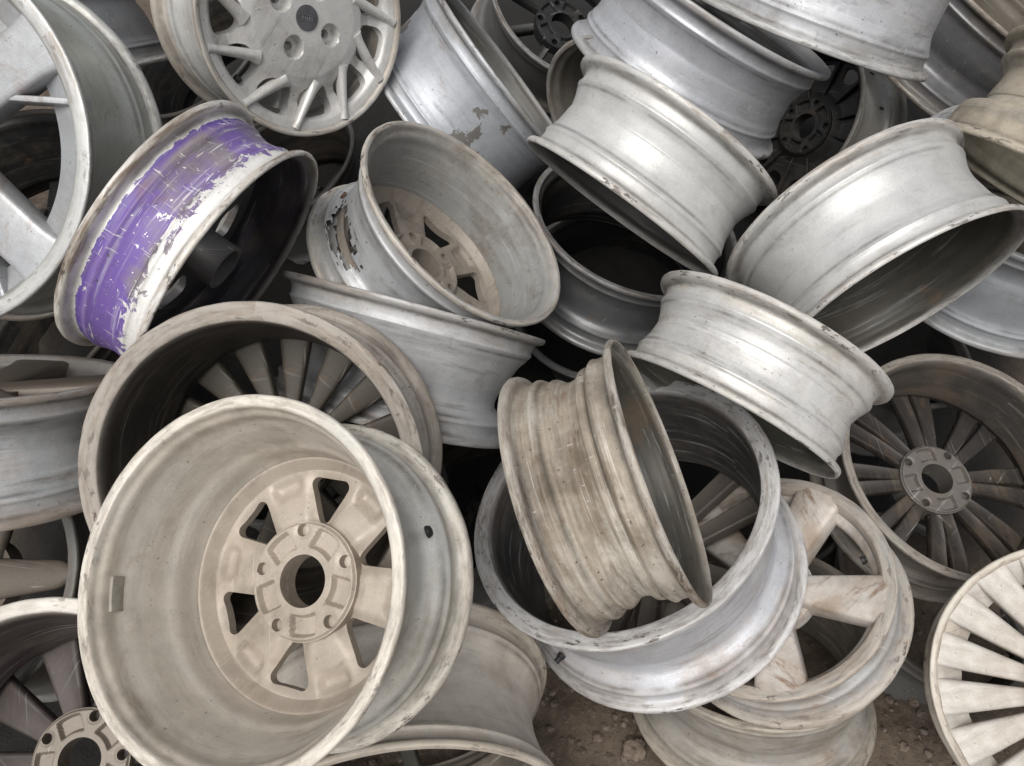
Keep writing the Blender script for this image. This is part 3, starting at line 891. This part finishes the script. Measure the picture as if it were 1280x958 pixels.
 'label': 'black-looking wheel with a ring of square vents, in shadow under the ridged silver wheel',
 'lin': 0.01,
 'mat': {'base': (0.4, 0.39, 0.36), 'damt': 0.45, 'dirt': (0.22, 0.2, 0.16), 'grime': 0.5, 'inner': (0.045, 0.043, 0.04), 'lip': (0.25, 0.24, 0.22), 'metal': 0.4, 'rough': 0.45},
 'nwin': 12,
 'o': [0.7595, 1.6267, 0.4466],
 'seed': 16,
 'style': 'straight',
 'x': [0.5935, -0.6685, 0.4482]},
  'W24': {'Ri': 0.2418,
 'Ro': 0.2418,
 'W': 0.2121,
 'axis': [0.0009, 0.0173, -0.9998],
 'disc': None,
 'hz': 0.0562,
 'label': 'cool grey wheel with a valve hole at right edge under the large clean silver wheel',
 'lin': 0.01,
 'mat': {'base': (0.42, 0.44, 0.46), 'damt': 0.2, 'dirt': (0.3, 0.29, 0.27), 'grime': 0.25, 'inner': (0.06, 0.06, 0.06), 'lip': (0.45, 0.45, 0.44), 'metal': 0.3, 'rough': 0.52},
 'o': [0.9525, 1.1144, 0.7088],
 'seed': 17,
 'style': 'well',
 'valve': [(2.403, 'hole')],
 'x': [1.0, -0.0, 0.0009]},
  'W25': {'Ri': 0.2152,
 'Ro': 0.2152,
 'W': 0.1503,
 'axis': [0.0424, -0.1991, 0.9791],
 'disc': 'twin',
 'disc_col': (0.05, 0.044, 0.04),
 'disc_dcol': (0.085, 0.07, 0.058),
 'disc_metal': 0.3,
 'hub_col': (0.17, 0.155, 0.14),
 'hubth': 0.05,
 'hz': 0.0601,
 'label': 'brown-grey wheel seen from behind with eight pairs of slim spokes and four lug holes',
 'lin': 0.016,
 'lug0': 0.2,
 'lugs': 4,
 'mat': {'base': (0.34, 0.32, 0.29), 'damt': 0.5, 'dirt': (0.19, 0.165, 0.14), 'grime': 0.35, 'inner': (0.065, 0.058, 0.052), 'inner_metal': 0.3, 'lip': (0.36, 0.33, 0.29), 'metal': 0.4, 'rough': 0.45, 'stain': 0.5},
 'nsp': 8,
 'o': [0.7825, 0.7457, 0.2654],
 'seed': 18,
 'sk': {'bow': 0.006, 'r0': 0.045, 'w0': 0.01, 'w1': 0.0175},
 'style': 'straight',
 'tw0': 10.5,
 'tw1': 6.8,
 'x': [0.724, 0.6814, 0.1072]},
  'W26': {'Ri': 0.2102,
 'Ro': 0.2102,
 'W': 0.1338,
 'axis': [0.3926, 0.273, -0.8783],
 'disc': 'spokes',
 'disc_col': (0.53, 0.5, 0.455),
 'disc_dcol': (0.38, 0.31, 0.235),
 'disc_dirt': 0.7,
 'disc_rust': 0.7,
 'face_ring': 0.045,
 'hz': 0.043,
 'label': 'pale dusty wheel face with many straight flat spokes in the lower right corner',
 'lout': 0.01,
 'mat': {'base': (0.6, 0.56, 0.5), 'damt': 0.6, 'dirt': (0.46, 0.39, 0.31), 'grime': 0.2, 'inner': (0.25, 0.22, 0.18), 'lip': (0.6, 0.56, 0.49), 'metal': 0.15, 'rough': 0.5, 'stain': 0.35},
 'nsp': 18,
 'o': [0.808, 0.3079, 0.4595],
 'seed': 19,
 'sk': {'ex': 0.3, 'flare': 0.0, 'r0': 0.05, 'r1': 0.198, 'tb0': 0.03, 'tb1': 0.022, 'w0': 0.007, 'w1': 0.0265, 'zf0': 0.012, 'zf1': 0.004},
 'style': 'straight',
 'x': [-0.9197, 0.1075, -0.3777]},
  'W27': {'Ri': 0.1977,
 'Ro': 0.1873,
 'W': 0.099,
 'axis': [0.4776, -0.086, -0.8744],
 'disc': 'spokes',
 'disc_col': (0.7, 0.67, 0.63),
 'disc_dcol': (0.33, 0.25, 0.18),
 'disc_dirt': 0.75,
 'disc_metal': 0.3,
 'disc_rust': 0.9,
 'face_ring': 0.036,
 'frz': 0.034,
 'hz': 0.0624,
 'label': 'silver wheel face up with five wide muddy spokes, below the light grey rim',
 'lout': 0.02,
 'mat': {'base': (0.36, 0.36, 0.355), 'damt': 0.5, 'dirt': (0.4, 0.32, 0.25), 'grime': 0.35, 'inner': (0.4, 0.385, 0.355), 'inner_metal': 0.8, 'lip': (0.48, 0.44, 0.38), 'metal': 0.2, 'rough': 0.5, 'rust': 0.7, 'stain': 0.35, 'stcol': (0.24, 0.16, 0.1)},
 'nsp': 5,
 'o': [0.4004, 0.502, 0.4047],
 'seed': 20,
 'sk': {'ex': 0.28, 'flare': 0.0, 'front': -0.003, 'r0': 0.03, 'r1': 0.174, 'tb0': 0.05, 'tb1': 0.034, 'w0': 0.021, 'w1': 0.04, 'zf0': 0.014, 'zf1': 0.002},
 'style': 'straight',
 'valve': [(5.762, 'stem', 0.1423, 0.04)],
 'x': [0.7996, -0.3698, 0.4731]},
  'W28': {'Ri': 0.222,
 'Ro': 0.222,
 'W': 0.1962,
 'axis': [-0.0934, 0.3991, 0.9122],
 'disc': None,
 'hz': 0.0516,
 'label': 'grey-beige wheel lying flat on the soil under the muddy five-spoke wheel',
 'lin': 0.013,
 'mat': {'base': (0.34, 0.325, 0.3), 'damt': 0.5, 'dirt': (0.3, 0.255, 0.2), 'grime': 0.35, 'inner': (0.12, 0.11, 0.095), 'lip': (0.46, 0.42, 0.35), 'metal': 0.2, 'rough': 0.5, 'stain': 0.5, 'streak': 0.9},
 'o': [0.4476, 0.4274, 0.0363],
 'seed': 21,
 'style': 'well',
 'x': [0.9926, -0.0346, 0.1167]},
  'W11': {'Ri': 0.2398,
 'Ro': 0.2398,
 'W': 0.2224,
 'axis': [0.1545, -0.9495, 0.273],
 'disc': 'spokes',
 'disc_col': (0.06, 0.06, 0.05),
 'hz': 0.0558,
 'label': 'cream coloured wheel standing on edge at the bottom, under the large dusty beige wheel',
 'lin': 0.012,
 'mat': {'base': (0.6, 0.56, 0.5), 'damt': 0.5, 'dirt': (0.44, 0.385, 0.32), 'grime': 0.15, 'inner': (0.1, 0.09, 0.075), 'lip': (0.5, 0.45, 0.37), 'metal': 0.1, 'rough': 0.5, 'rust': 0.15, 'stain': 0.12, 'streak': 0.6},
 'nsp': 5,
 'o': [-0.1814, 0.3598, 0.2914],
 'seed': 22,
 'style': 'waist',
 'x': [0.957, 0.0751, -0.2803]},
  'W8': {'Ri': 0.2079,
 'Ro': 0.2079,
 'W': 0.1853,
 'axis': [0.0023, -0.3436, 0.9391],
 'disc': 'spokes',
 'disc_col': (0.075, 0.062, 0.058),
 'disc_dcol': (0.14, 0.118, 0.1),
 'disc_metal': 0.1,
 'hub_col': (0.22, 0.19, 0.155),
 'hz': 0.0594,
 'label': 'dark plum-brown wheel with pale rim and slim spokes in the lower left corner',
 'lin': 0.02,
 'lug0': 0,
 'mat': {'base': (0.56, 0.54, 0.5), 'damt': 0.35, 'dirt': (0.4, 0.35, 0.28), 'grime': 0.3, 'inner': (0.062, 0.048, 0.047), 'inner_metal': 0.2, 'lip': (0.62, 0.59, 0.53), 'metal': 0.3, 'rough': 0.45, 'stain': 0.35},
 'nsp': 10,
 'o': [-0.5816, 0.2559, 0.3681],
 'seed': 23,
 'sk': {'r0': 0.05, 'w0': 0.014, 'w1': 0.03, 'zf0': 0.02},
 'style': 'well',
 'x': [0.1843, 0.9232, 0.3373]},
  'W9': {'Ri': 0.1999,
 'Ro': 0.1999,
 'W': 0.1729,
 'axis': [-0.0505, -0.6662, -0.7441],
 'band': (0.3, 0.42, (0.5, 0.44, 0.37)),
 'disc': 'spokes',
 'disc_col': (0.17, 0.145, 0.12),
 'disc_metal': 0.2,
 'hz': 0.05,
 'label': 'silver wheel lying flat at the left edge with brown dirty face turned up',
 'lout': 0.016,
 'mat': {'base': (0.52, 0.54, 0.55), 'damt': 0.35, 'dirt': (0.34, 0.28, 0.23), 'grime': 0.3, 'inner': (0.1, 0.09, 0.08), 'lip': (0.34, 0.28, 0.225), 'metal': 0.3, 'rough': 0.45, 'stain': 0.3, 'streak': 0.9},
 'nsp': 5,
 'o': [-0.7692, 0.6868, 0.6912],
 'seed': 24,
 'sk': {'flare': 0.15, 'r0': 0.02, 'tb0': 0.03, 'tb1': 0.03, 'w0': 0.028, 'w1': 0.042, 'zf0': 0.016, 'zf1': 0.006},
 'style': 'well',
 'x': [0.6318, -0.5983, 0.4928]},
  'W10': {'Ri': 0.2,
 'Ro': 0.2,
 'W': 0.19,
 'axis': [0.2152, 0.3762, -0.9012],
 'disc': 'spokes',
 'disc_col': (0.13, 0.11, 0.09),
 'disc_dcol': (0.15, 0.125, 0.1),
 'disc_metal': 0.1,
 'hz': 0.05,
 'label': 'dark wheel in the gap at the left edge, its brown spoke tip near the rim',
 'lout': 0.018,
 'mat': {'base': (0.2, 0.2, 0.19), 'damt': 0.4, 'dirt': (0.19, 0.16, 0.13), 'grime': 0.3, 'inner': (0.06, 0.055, 0.05), 'lip': (0.23, 0.23, 0.21), 'metal': 0.3, 'rough': 0.5},
 'nsp': 5,
 'o': [-0.8541, 0.4949, 0.4139],
 'seed': 25,
 'sk': {'ex': 0.75, 'flare': -0.7, 'r0': 0.02, 'tb0': 0.03, 'tb1': 0.02, 'w0': 0.034, 'w1': 0.02, 'zf0': 0.002, 'zf1': 0.016},
 'style': 'straight',
 'x': [0.9742, -0.0189, 0.2247]},
  'W2': {'Ri': 0.185,
 'Ro': 0.185,
 'W': 0.1619,
 'axis': [-0.6887, 0.68, -0.2515],
 'disc': 'swirl',
 'disc_col': (0.58, 0.57, 0.545),
 'disc_dirt': 0.42,
 'disc_metal': 0.3,
 'hz': 0.05,
 'label': 'small silver wheel facing the viewer at the top, round dark cap and curved blade fins',
 'lout': 0.009,
 'lugs0': 45,
 'mat': {'base': (0.6, 0.6, 0.58), 'damt': 0.42, 'dirt': (0.38, 0.31, 0.235), 'grime': 0.35, 'inner': (0.15, 0.14, 0.12), 'lip': (0.46, 0.42, 0.36), 'metal': 0.3, 'rough': 0.42, 'stain': 0.4},
 'nsp': 11,
 'o': [-0.3273, 1.2181, 0.9404],
 'seed': 26,
 'style': 'straight',
 'sw': -20,
 'valve': [(5.831, 'stem', 0.14, 0.04)],
 'x': [-0.7154, -0.6938, 0.0832]},
  'W1': {'Ri': 0.248,
 'Ro': 0.248,
 'W': 0.2046,
 'axis': [0.0252, 0.7668, -0.6414],
 'disc': 'spokes',
 'disc_col': (0.42, 0.43, 0.44),
 'disc_dirt': 0.05,
 'disc_metal': 0.35,
 'face_ring': 0.055,
 'hz': 0.06,
 'label': 'big grey wheel at the upper left corner, wide flat spokes with thin side ribs',
 'lout': 0.02,
 'mat': {'base': (0.5, 0.51, 0.47), 'damt': 0.22, 'dirt': (0.3, 0.29, 0.23), 'grime': 0.3, 'inner': (0.4, 0.41, 0.41), 'inner_metal': 0.8, 'lip': (0.5, 0.5, 0.5), 'metal': 0.45, 'rough': 0.4, 'scr': 0.6},
 'nsp': 5,
 'o': [-0.7648, 0.8233, 0.9929],
 'rib': {'a0': 0.17, 'a1': 0.34, 'k': {'ex': 0.4, 'groove': 0, 'r0': 0.14, 'r1': 0.238, 'tb0': 0.045, 'tb1': 0.03, 'w0': 0.0045, 'w1': 0.005, 'zf0': 0.013, 'zf1': 0.006}},
 'seed': 27,
 'sk': {'ex': 0.26, 'flare': 0.2, 'groove': 0, 'r0': 0.03, 'r1': 0.232, 'tb0': 0.05, 'tb1': 0.036, 'w0': 0.036, 'w1': 0.034, 'zf0': 0.018, 'zf1': 0.004},
 'style': 'straight',
 'x': [0.876, 0.2921, 0.3837]},
  'W3': {'Ri': 0.2013,
 'Ro': 0.2013,
 'W': 0.1213,
 'axis': [0.8231, -0.3883, -0.4144],
 'disc': 'boss',
 'disc_col': (0.17, 0.165, 0.165),
 'disc_dcol': (0.2, 0.19, 0.185),
 'disc_dirt': 0.5,
 'hz': 0.0585,
 'label': 'wheel with scratched purple paint on its barrel and bare white scraped edges',
 'lin': 0.007,
 'mat': {'base': (0.84, 0.83, 0.8), 'damt': 0.12, 'dirt': (0.5, 0.44, 0.38), 'grime': 0.45, 'inner': (0.055, 0.05, 0.06), 'inner_metal': 0.3, 'lip': (0.5, 0.45, 0.38), 'lipdirt': 0.95, 'metal': 0.15, 'paint': (0.175, 0.11, 0.36), 'rough': 0.4, 'scr': 0.6, 'streak': 0.6},
 'o': [-0.4932, 0.8416, 0.834],
 'seed': 28,
 'style': 'flat',
 'x': [0.0232, 0.7521, -0.6586]},
  'W30': {'Ri': 0.2077,
 'Ro': 0.2077,
 'W': 0.1973,
 'axis': [0.3079, -0.4089, 0.8591],
 'disc': 'spokes',
 'disc_col': (0.03, 0.03, 0.03),
 'hz': 0.1038,
 'label': 'dark shadowed wheel at the top edge between the peeled wheel and the big silver wheel',
 'lin': 0.012,
 'mat': {'base': (0.13, 0.13, 0.13), 'damt': 0.3, 'dirt': (0.12, 0.11, 0.1), 'grime': 0.3, 'inner': (0.04, 0.04, 0.04), 'lip': (0.26, 0.26, 0.255), 'metal': 0.3, 'rough': 0.5},
 'nsp': 7,
 'o': [0.0882, 1.8141, 0.5606],
 'seed': 29,
 'style': 'straight',
 'x': [0.8112, 0.5846, -0.0125]},
  'W31': {'Ri': 0.164,
 'Ro': 0.164,
 'W': 0.1558,
 'axis': [-0.6503, -0.746, -0.1434],
 'disc': None,
 'hz': 0.041,
 'label': 'small brown ribbed wheel part showing between the peeled wheel and smooth silver-white wheel',
 'lin': 0.01,
 'mat': {'base': (0.24, 0.225, 0.195), 'damt': 0.45, 'dirt': (0.19, 0.17, 0.14), 'grime': 0.4, 'inner': (0.19, 0.175, 0.15), 'lip': (0.34, 0.33, 0.31), 'metal': 0.35, 'rough': 0.5, 'scr': 0.4},
 'o': [0.2869, 1.3051, 0.7845],
 'seed': 30,
 'style': 'ribbed',
 'x': [0.6563, -0.6468, 0.3885]},
  'W32': {'Ri': 0.2148,
 'Ro': 0.2148,
 'W': 0.2041,
 'axis': [-0.1948, -0.2735, 0.9419],
 'disc': None,
 'hz': 0.0537,
 'label': 'dark wheel low in the central gap, only the lower arc of its rim showing',
 'lin': 0.016,
 'mat': {'base': (0.12, 0.12, 0.12), 'damt': 0.2, 'dirt': (0.1, 0.095, 0.09), 'grime': 0.3, 'inner': (0.02, 0.02, 0.02), 'lip': (0.2, 0.2, 0.2), 'metal': 0.3, 'rough': 0.5},
 'o': [0.2422, 1.2061, 0.2118],
 'seed': 31,
 'style': 'straight',
 'x': [0.9765, -0.1444, 0.16]},
  'W29': {'Ri': 0.2,
 'Ro': 0.2,
 'W': 0.19,
 'axis': [0.1564, -0.4053, -0.9007],
 'disc': None,
 'hz': 0.05,
 'label': 'dull grey wheel with a bolt by its flange, between the two top left wheel faces',
 'lin': 0.012,
 'mat': {'base': (0.25, 0.255, 0.26), 'damt': 0.3, 'dirt': (0.2, 0.19, 0.17), 'grime': 0.4, 'inner': (0.06, 0.06, 0.06), 'lip': (0.55, 0.54, 0.52), 'metal': 0.4, 'rough': 0.45},
 'o': [-0.8656, 1.4223, 0.9321],
 'seed': 32,
 'style': 'well',
 'valve': [(0.575, 'hole')],
 'x': [-0.0372, 0.9089, -0.4154]},
  'W40': {'Ri': 0.2396,
 'Ro': 0.2396,
 'W': 0.2276,
 'axis': [-0.0943, -0.1298, 0.987],
 'disc': None,
 'hz': 0.0599,
 'label': 'thin grey rim arc right of the broken wheel, behind the dark open wheel',
 'lin': 0.014,
 'mat': {'base': (0.2, 0.2, 0.2), 'damt': 0.3, 'dirt': (0.14, 0.13, 0.12), 'grime': 0.3, 'inner': (0.03, 0.03, 0.03), 'lip': (0.3, 0.3, 0.29), 'metal': 0.4, 'rough': 0.45},
 'o': [0.2114, 1.5171, 0.0551],
 'seed': 33,
 'style': 'straight',
 'x': [0.9927, -0.0869, 0.0834]},
  'W33': {'Ri': 0.2345,
 'Ro': 0.2345,
 'W': 0.2228,
 'axis': [0.1018, 0.342, -0.9342],
 'disc': None,
 'hz': 0.0586,
 'label': 'dark wheel on the soil, a sliver of rim showing right of the cream wheel',
 'lin': 0.012,
 'mat': {'base': (0.16, 0.15, 0.14), 'damt': 0.4, 'dirt': (0.15, 0.12, 0.1), 'grime': 0.3, 'inner': (0.04, 0.035, 0.03), 'lip': (0.26, 0.24, 0.21), 'metal': 0.3, 'rough': 0.5},
 'o': [-0.0876, 0.6184, -0.0503],
 'seed': 34,
 'style': 'straight',
 'x': [0.9948, -0.0379, 0.0945]},
  'F0': {'Ri': 0.1948,  # F wheels are added fillers, coloured dark so the gaps read as shade
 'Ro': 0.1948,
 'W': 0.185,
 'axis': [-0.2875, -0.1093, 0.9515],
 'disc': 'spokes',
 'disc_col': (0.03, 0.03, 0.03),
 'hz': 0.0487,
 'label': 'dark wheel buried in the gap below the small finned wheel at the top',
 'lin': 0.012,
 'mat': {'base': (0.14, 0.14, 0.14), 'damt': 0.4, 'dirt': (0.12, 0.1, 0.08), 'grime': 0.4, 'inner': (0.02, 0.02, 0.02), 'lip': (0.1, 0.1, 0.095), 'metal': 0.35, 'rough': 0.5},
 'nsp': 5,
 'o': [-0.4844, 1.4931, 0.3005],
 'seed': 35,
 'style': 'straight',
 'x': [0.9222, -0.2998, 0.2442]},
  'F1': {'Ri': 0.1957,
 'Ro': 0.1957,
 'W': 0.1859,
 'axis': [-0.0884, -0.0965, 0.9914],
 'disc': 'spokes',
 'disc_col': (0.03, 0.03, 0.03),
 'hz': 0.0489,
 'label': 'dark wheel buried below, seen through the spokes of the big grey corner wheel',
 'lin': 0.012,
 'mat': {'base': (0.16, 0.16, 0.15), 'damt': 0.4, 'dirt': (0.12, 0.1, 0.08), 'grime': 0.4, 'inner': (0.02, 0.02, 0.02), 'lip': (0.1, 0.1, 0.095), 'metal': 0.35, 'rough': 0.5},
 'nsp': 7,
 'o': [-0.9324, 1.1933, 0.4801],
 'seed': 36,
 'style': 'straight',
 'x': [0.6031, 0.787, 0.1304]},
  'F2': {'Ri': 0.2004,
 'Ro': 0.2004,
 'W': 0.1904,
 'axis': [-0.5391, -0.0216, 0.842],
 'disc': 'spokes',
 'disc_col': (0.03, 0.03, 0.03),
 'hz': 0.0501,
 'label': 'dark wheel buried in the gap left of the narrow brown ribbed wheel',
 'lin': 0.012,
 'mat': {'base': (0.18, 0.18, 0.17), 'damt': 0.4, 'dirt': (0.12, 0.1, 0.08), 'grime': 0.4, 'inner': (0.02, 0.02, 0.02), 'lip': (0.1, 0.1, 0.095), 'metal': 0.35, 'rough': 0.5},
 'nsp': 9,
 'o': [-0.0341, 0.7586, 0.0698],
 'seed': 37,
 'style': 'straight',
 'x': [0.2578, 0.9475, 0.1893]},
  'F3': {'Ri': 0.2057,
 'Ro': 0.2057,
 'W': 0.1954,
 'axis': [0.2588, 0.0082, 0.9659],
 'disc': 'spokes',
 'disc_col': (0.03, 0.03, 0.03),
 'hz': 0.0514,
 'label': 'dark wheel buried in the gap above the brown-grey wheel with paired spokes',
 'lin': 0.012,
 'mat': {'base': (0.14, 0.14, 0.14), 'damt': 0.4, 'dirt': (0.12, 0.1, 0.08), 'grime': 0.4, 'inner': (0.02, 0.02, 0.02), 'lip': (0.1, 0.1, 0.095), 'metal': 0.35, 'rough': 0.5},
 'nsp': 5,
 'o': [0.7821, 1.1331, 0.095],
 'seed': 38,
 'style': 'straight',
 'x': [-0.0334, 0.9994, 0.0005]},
  'F4': {'Ri': 0.2,
 'Ro': 0.2,
 'W': 0.19,
 'axis': [-0.3514, -0.2237, 0.9091],
 'disc': 'spokes',
 'disc_col': (0.03, 0.03, 0.03),
 'hz': 0.05,
 'label': 'dark wheel buried in the gap above the purple painted wheel',
 'lin': 0.012,
 'mat': {'base': (0.16, 0.16, 0.15), 'damt': 0.4, 'dirt': (0.12, 0.1, 0.08), 'grime': 0.4, 'inner': (0.02, 0.02, 0.02), 'lip': (0.1, 0.1, 0.095), 'metal': 0.35, 'rough': 0.5},
 'nsp': 7,
 'o': [-0.7016, 1.8127, 0.4135],
 'seed': 39,
 'style': 'straight',
 'x': [-0.6925, 0.7156, -0.0916]},
  'F5': {'Ri': 0.2061,
 'Ro': 0.2061,
 'W': 0.1958,
 'axis': [0.3114, 0.153, 0.9379],
 'disc': 'spokes',
 'disc_col': (0.03, 0.03, 0.03),
 'hz': 0.0515,
 'label': 'dark wheel buried in the gap below the brown-grey wheel with paired spokes',
 'lin': 0.012,
 'mat': {'base': (0.18, 0.18, 0.17), 'damt': 0.4, 'dirt': (0.12, 0.1, 0.08), 'grime': 0.4, 'inner': (0.02, 0.02, 0.02), 'lip': (0.1, 0.1, 0.095), 'metal': 0.35, 'rough': 0.5},
 'nsp': 9,
 'o': [0.784, 0.584, -0.116],
 'seed': 40,
 'style': 'straight',
 'x': [-0.9226, -0.1877, 0.3369]},
  'F6': {'Ri': 0.1968,
 'Ro': 0.1968,
 'W': 0.187,
 'axis': [-0.3062, 0.2773, 0.9107],
 'disc': 'spokes',
 'disc_col': (0.03, 0.03, 0.03),
 'hz': 0.0492,
 'label': 'dark wheel buried below, seen through the windows of the large dusty beige wheel',
 'lin': 0.012,
 'mat': {'base': (0.14, 0.14, 0.14), 'damt': 0.4, 'dirt': (0.12, 0.1, 0.08), 'grime': 0.4, 'inner': (0.02, 0.02, 0.02), 'lip': (0.1, 0.1, 0.095), 'metal': 0.35, 'rough': 0.5},
 'nsp': 5,
 'o': [-0.3098, 0.7385, 0.1846],
 'seed': 41,
 'style': 'straight',
 'x': [-0.6407, -0.7676, 0.0183]},
  'F7': {'Ri': 0.206,
 'Ro': 0.206,
 'W': 0.1957,
 'axis': [-0.3907, -0.0755, 0.9174],
 'disc': 'spokes',
 'disc_col': (0.03, 0.03, 0.03),
 'hz': 0.0515,
 'label': "dark wheel buried in the gap under the purple painted wheel's lower end",
 'lin': 0.012,
 'mat': {'base': (0.16, 0.16, 0.15), 'damt': 0.4, 'dirt': (0.12, 0.1, 0.08), 'grime': 0.4, 'inner': (0.02, 0.02, 0.02), 'lip': (0.1, 0.1, 0.095), 'metal': 0.35, 'rough': 0.5},
 'nsp': 7,
 'o': [-0.8516, 1.0637, 0.2295],
 'seed': 42,
 'style': 'straight',
 'x': [0.1583, -0.9873, -0.0138]},
  'F8': {'Ri': 0.2335,
 'Ro': 0.2335,
 'W': 0.2219,
 'axis': [0.3499, -0.0915, 0.9323],
 'disc': 'spokes',
 'disc_col': (0.03, 0.03, 0.03),
 'hz': 0.0584,
 'label': 'dark wheel buried in the gap right of the smooth silver-white wheel',
 'lin': 0.012,
 'mat': {'base': (0.18, 0.18, 0.17), 'damt': 0.4, 'dirt': (0.12, 0.1, 0.08), 'grime': 0.4, 'inner': (0.02, 0.02, 0.02), 'lip': (0.1, 0.1, 0.095), 'metal': 0.35, 'rough': 0.5},
 'nsp': 9,
 'o': [0.5207, 1.7969, -0.0092],
 'seed': 43,
 'style': 'straight',
 'x': [0.2811, -0.9391, -0.1977]},
  'F9': {'Ri': 0.2316,
 'Ro': 0.2316,
 'W': 0.22,
 'axis': [0.0379, 0.253, 0.9667],
 'disc': 'spokes',
 'disc_col': (0.03, 0.03, 0.03),
 'hz': 0.0579,
 'label': 'dark wheel buried below, seen through the muddy five-spoke wheel',
 'lin': 0.012,
 'mat': {'base': (0.14, 0.14, 0.14), 'damt': 0.4, 'dirt': (0.12, 0.1, 0.08), 'grime': 0.4, 'inner': (0.02, 0.02, 0.02), 'lip': (0.1, 0.1, 0.095), 'metal': 0.35, 'rough': 0.5},
 'nsp': 5,
 'o': [0.5155, 0.8299, -0.179],
 'seed': 44,
 'style': 'straight',
 'x': [0.8084, -0.5764, 0.1191]},
}

JA = WHEELS['W4'].pop('jag_at')
def ragged(a, z):
    d = ((a-JA+180) % 360)-180
    e = .030*mnoise.noise(Vector((a*.22, z*30, 3)))+.022*mnoise.noise(Vector((a*.9, z*90, 1)))
    return (z > .19 and z < .48) and ((d/21.0)**2+((z-.32)/.10)**2)**.5 < 1+e*14
WHEELS['W4']['jag'] = ragged
CLODS = [(0.223, 0.339, 0.020, 'largest brown clod of dried earth on the soil at the bottom'),(0.725, 0.346, 0.010, 'small grey clod on the soil between the flat wheel and the pale spoked face'),(0.772, 0.425, 0.009, 'pale small clod on the soil above another clod, beside the pale spoked wheel face'),(0.158, 0.360, 0.009, 'small clod just left of the largest clod on the soil')]

ground()
for key, w in WHEELS.items():
    build_wheel(key, w)
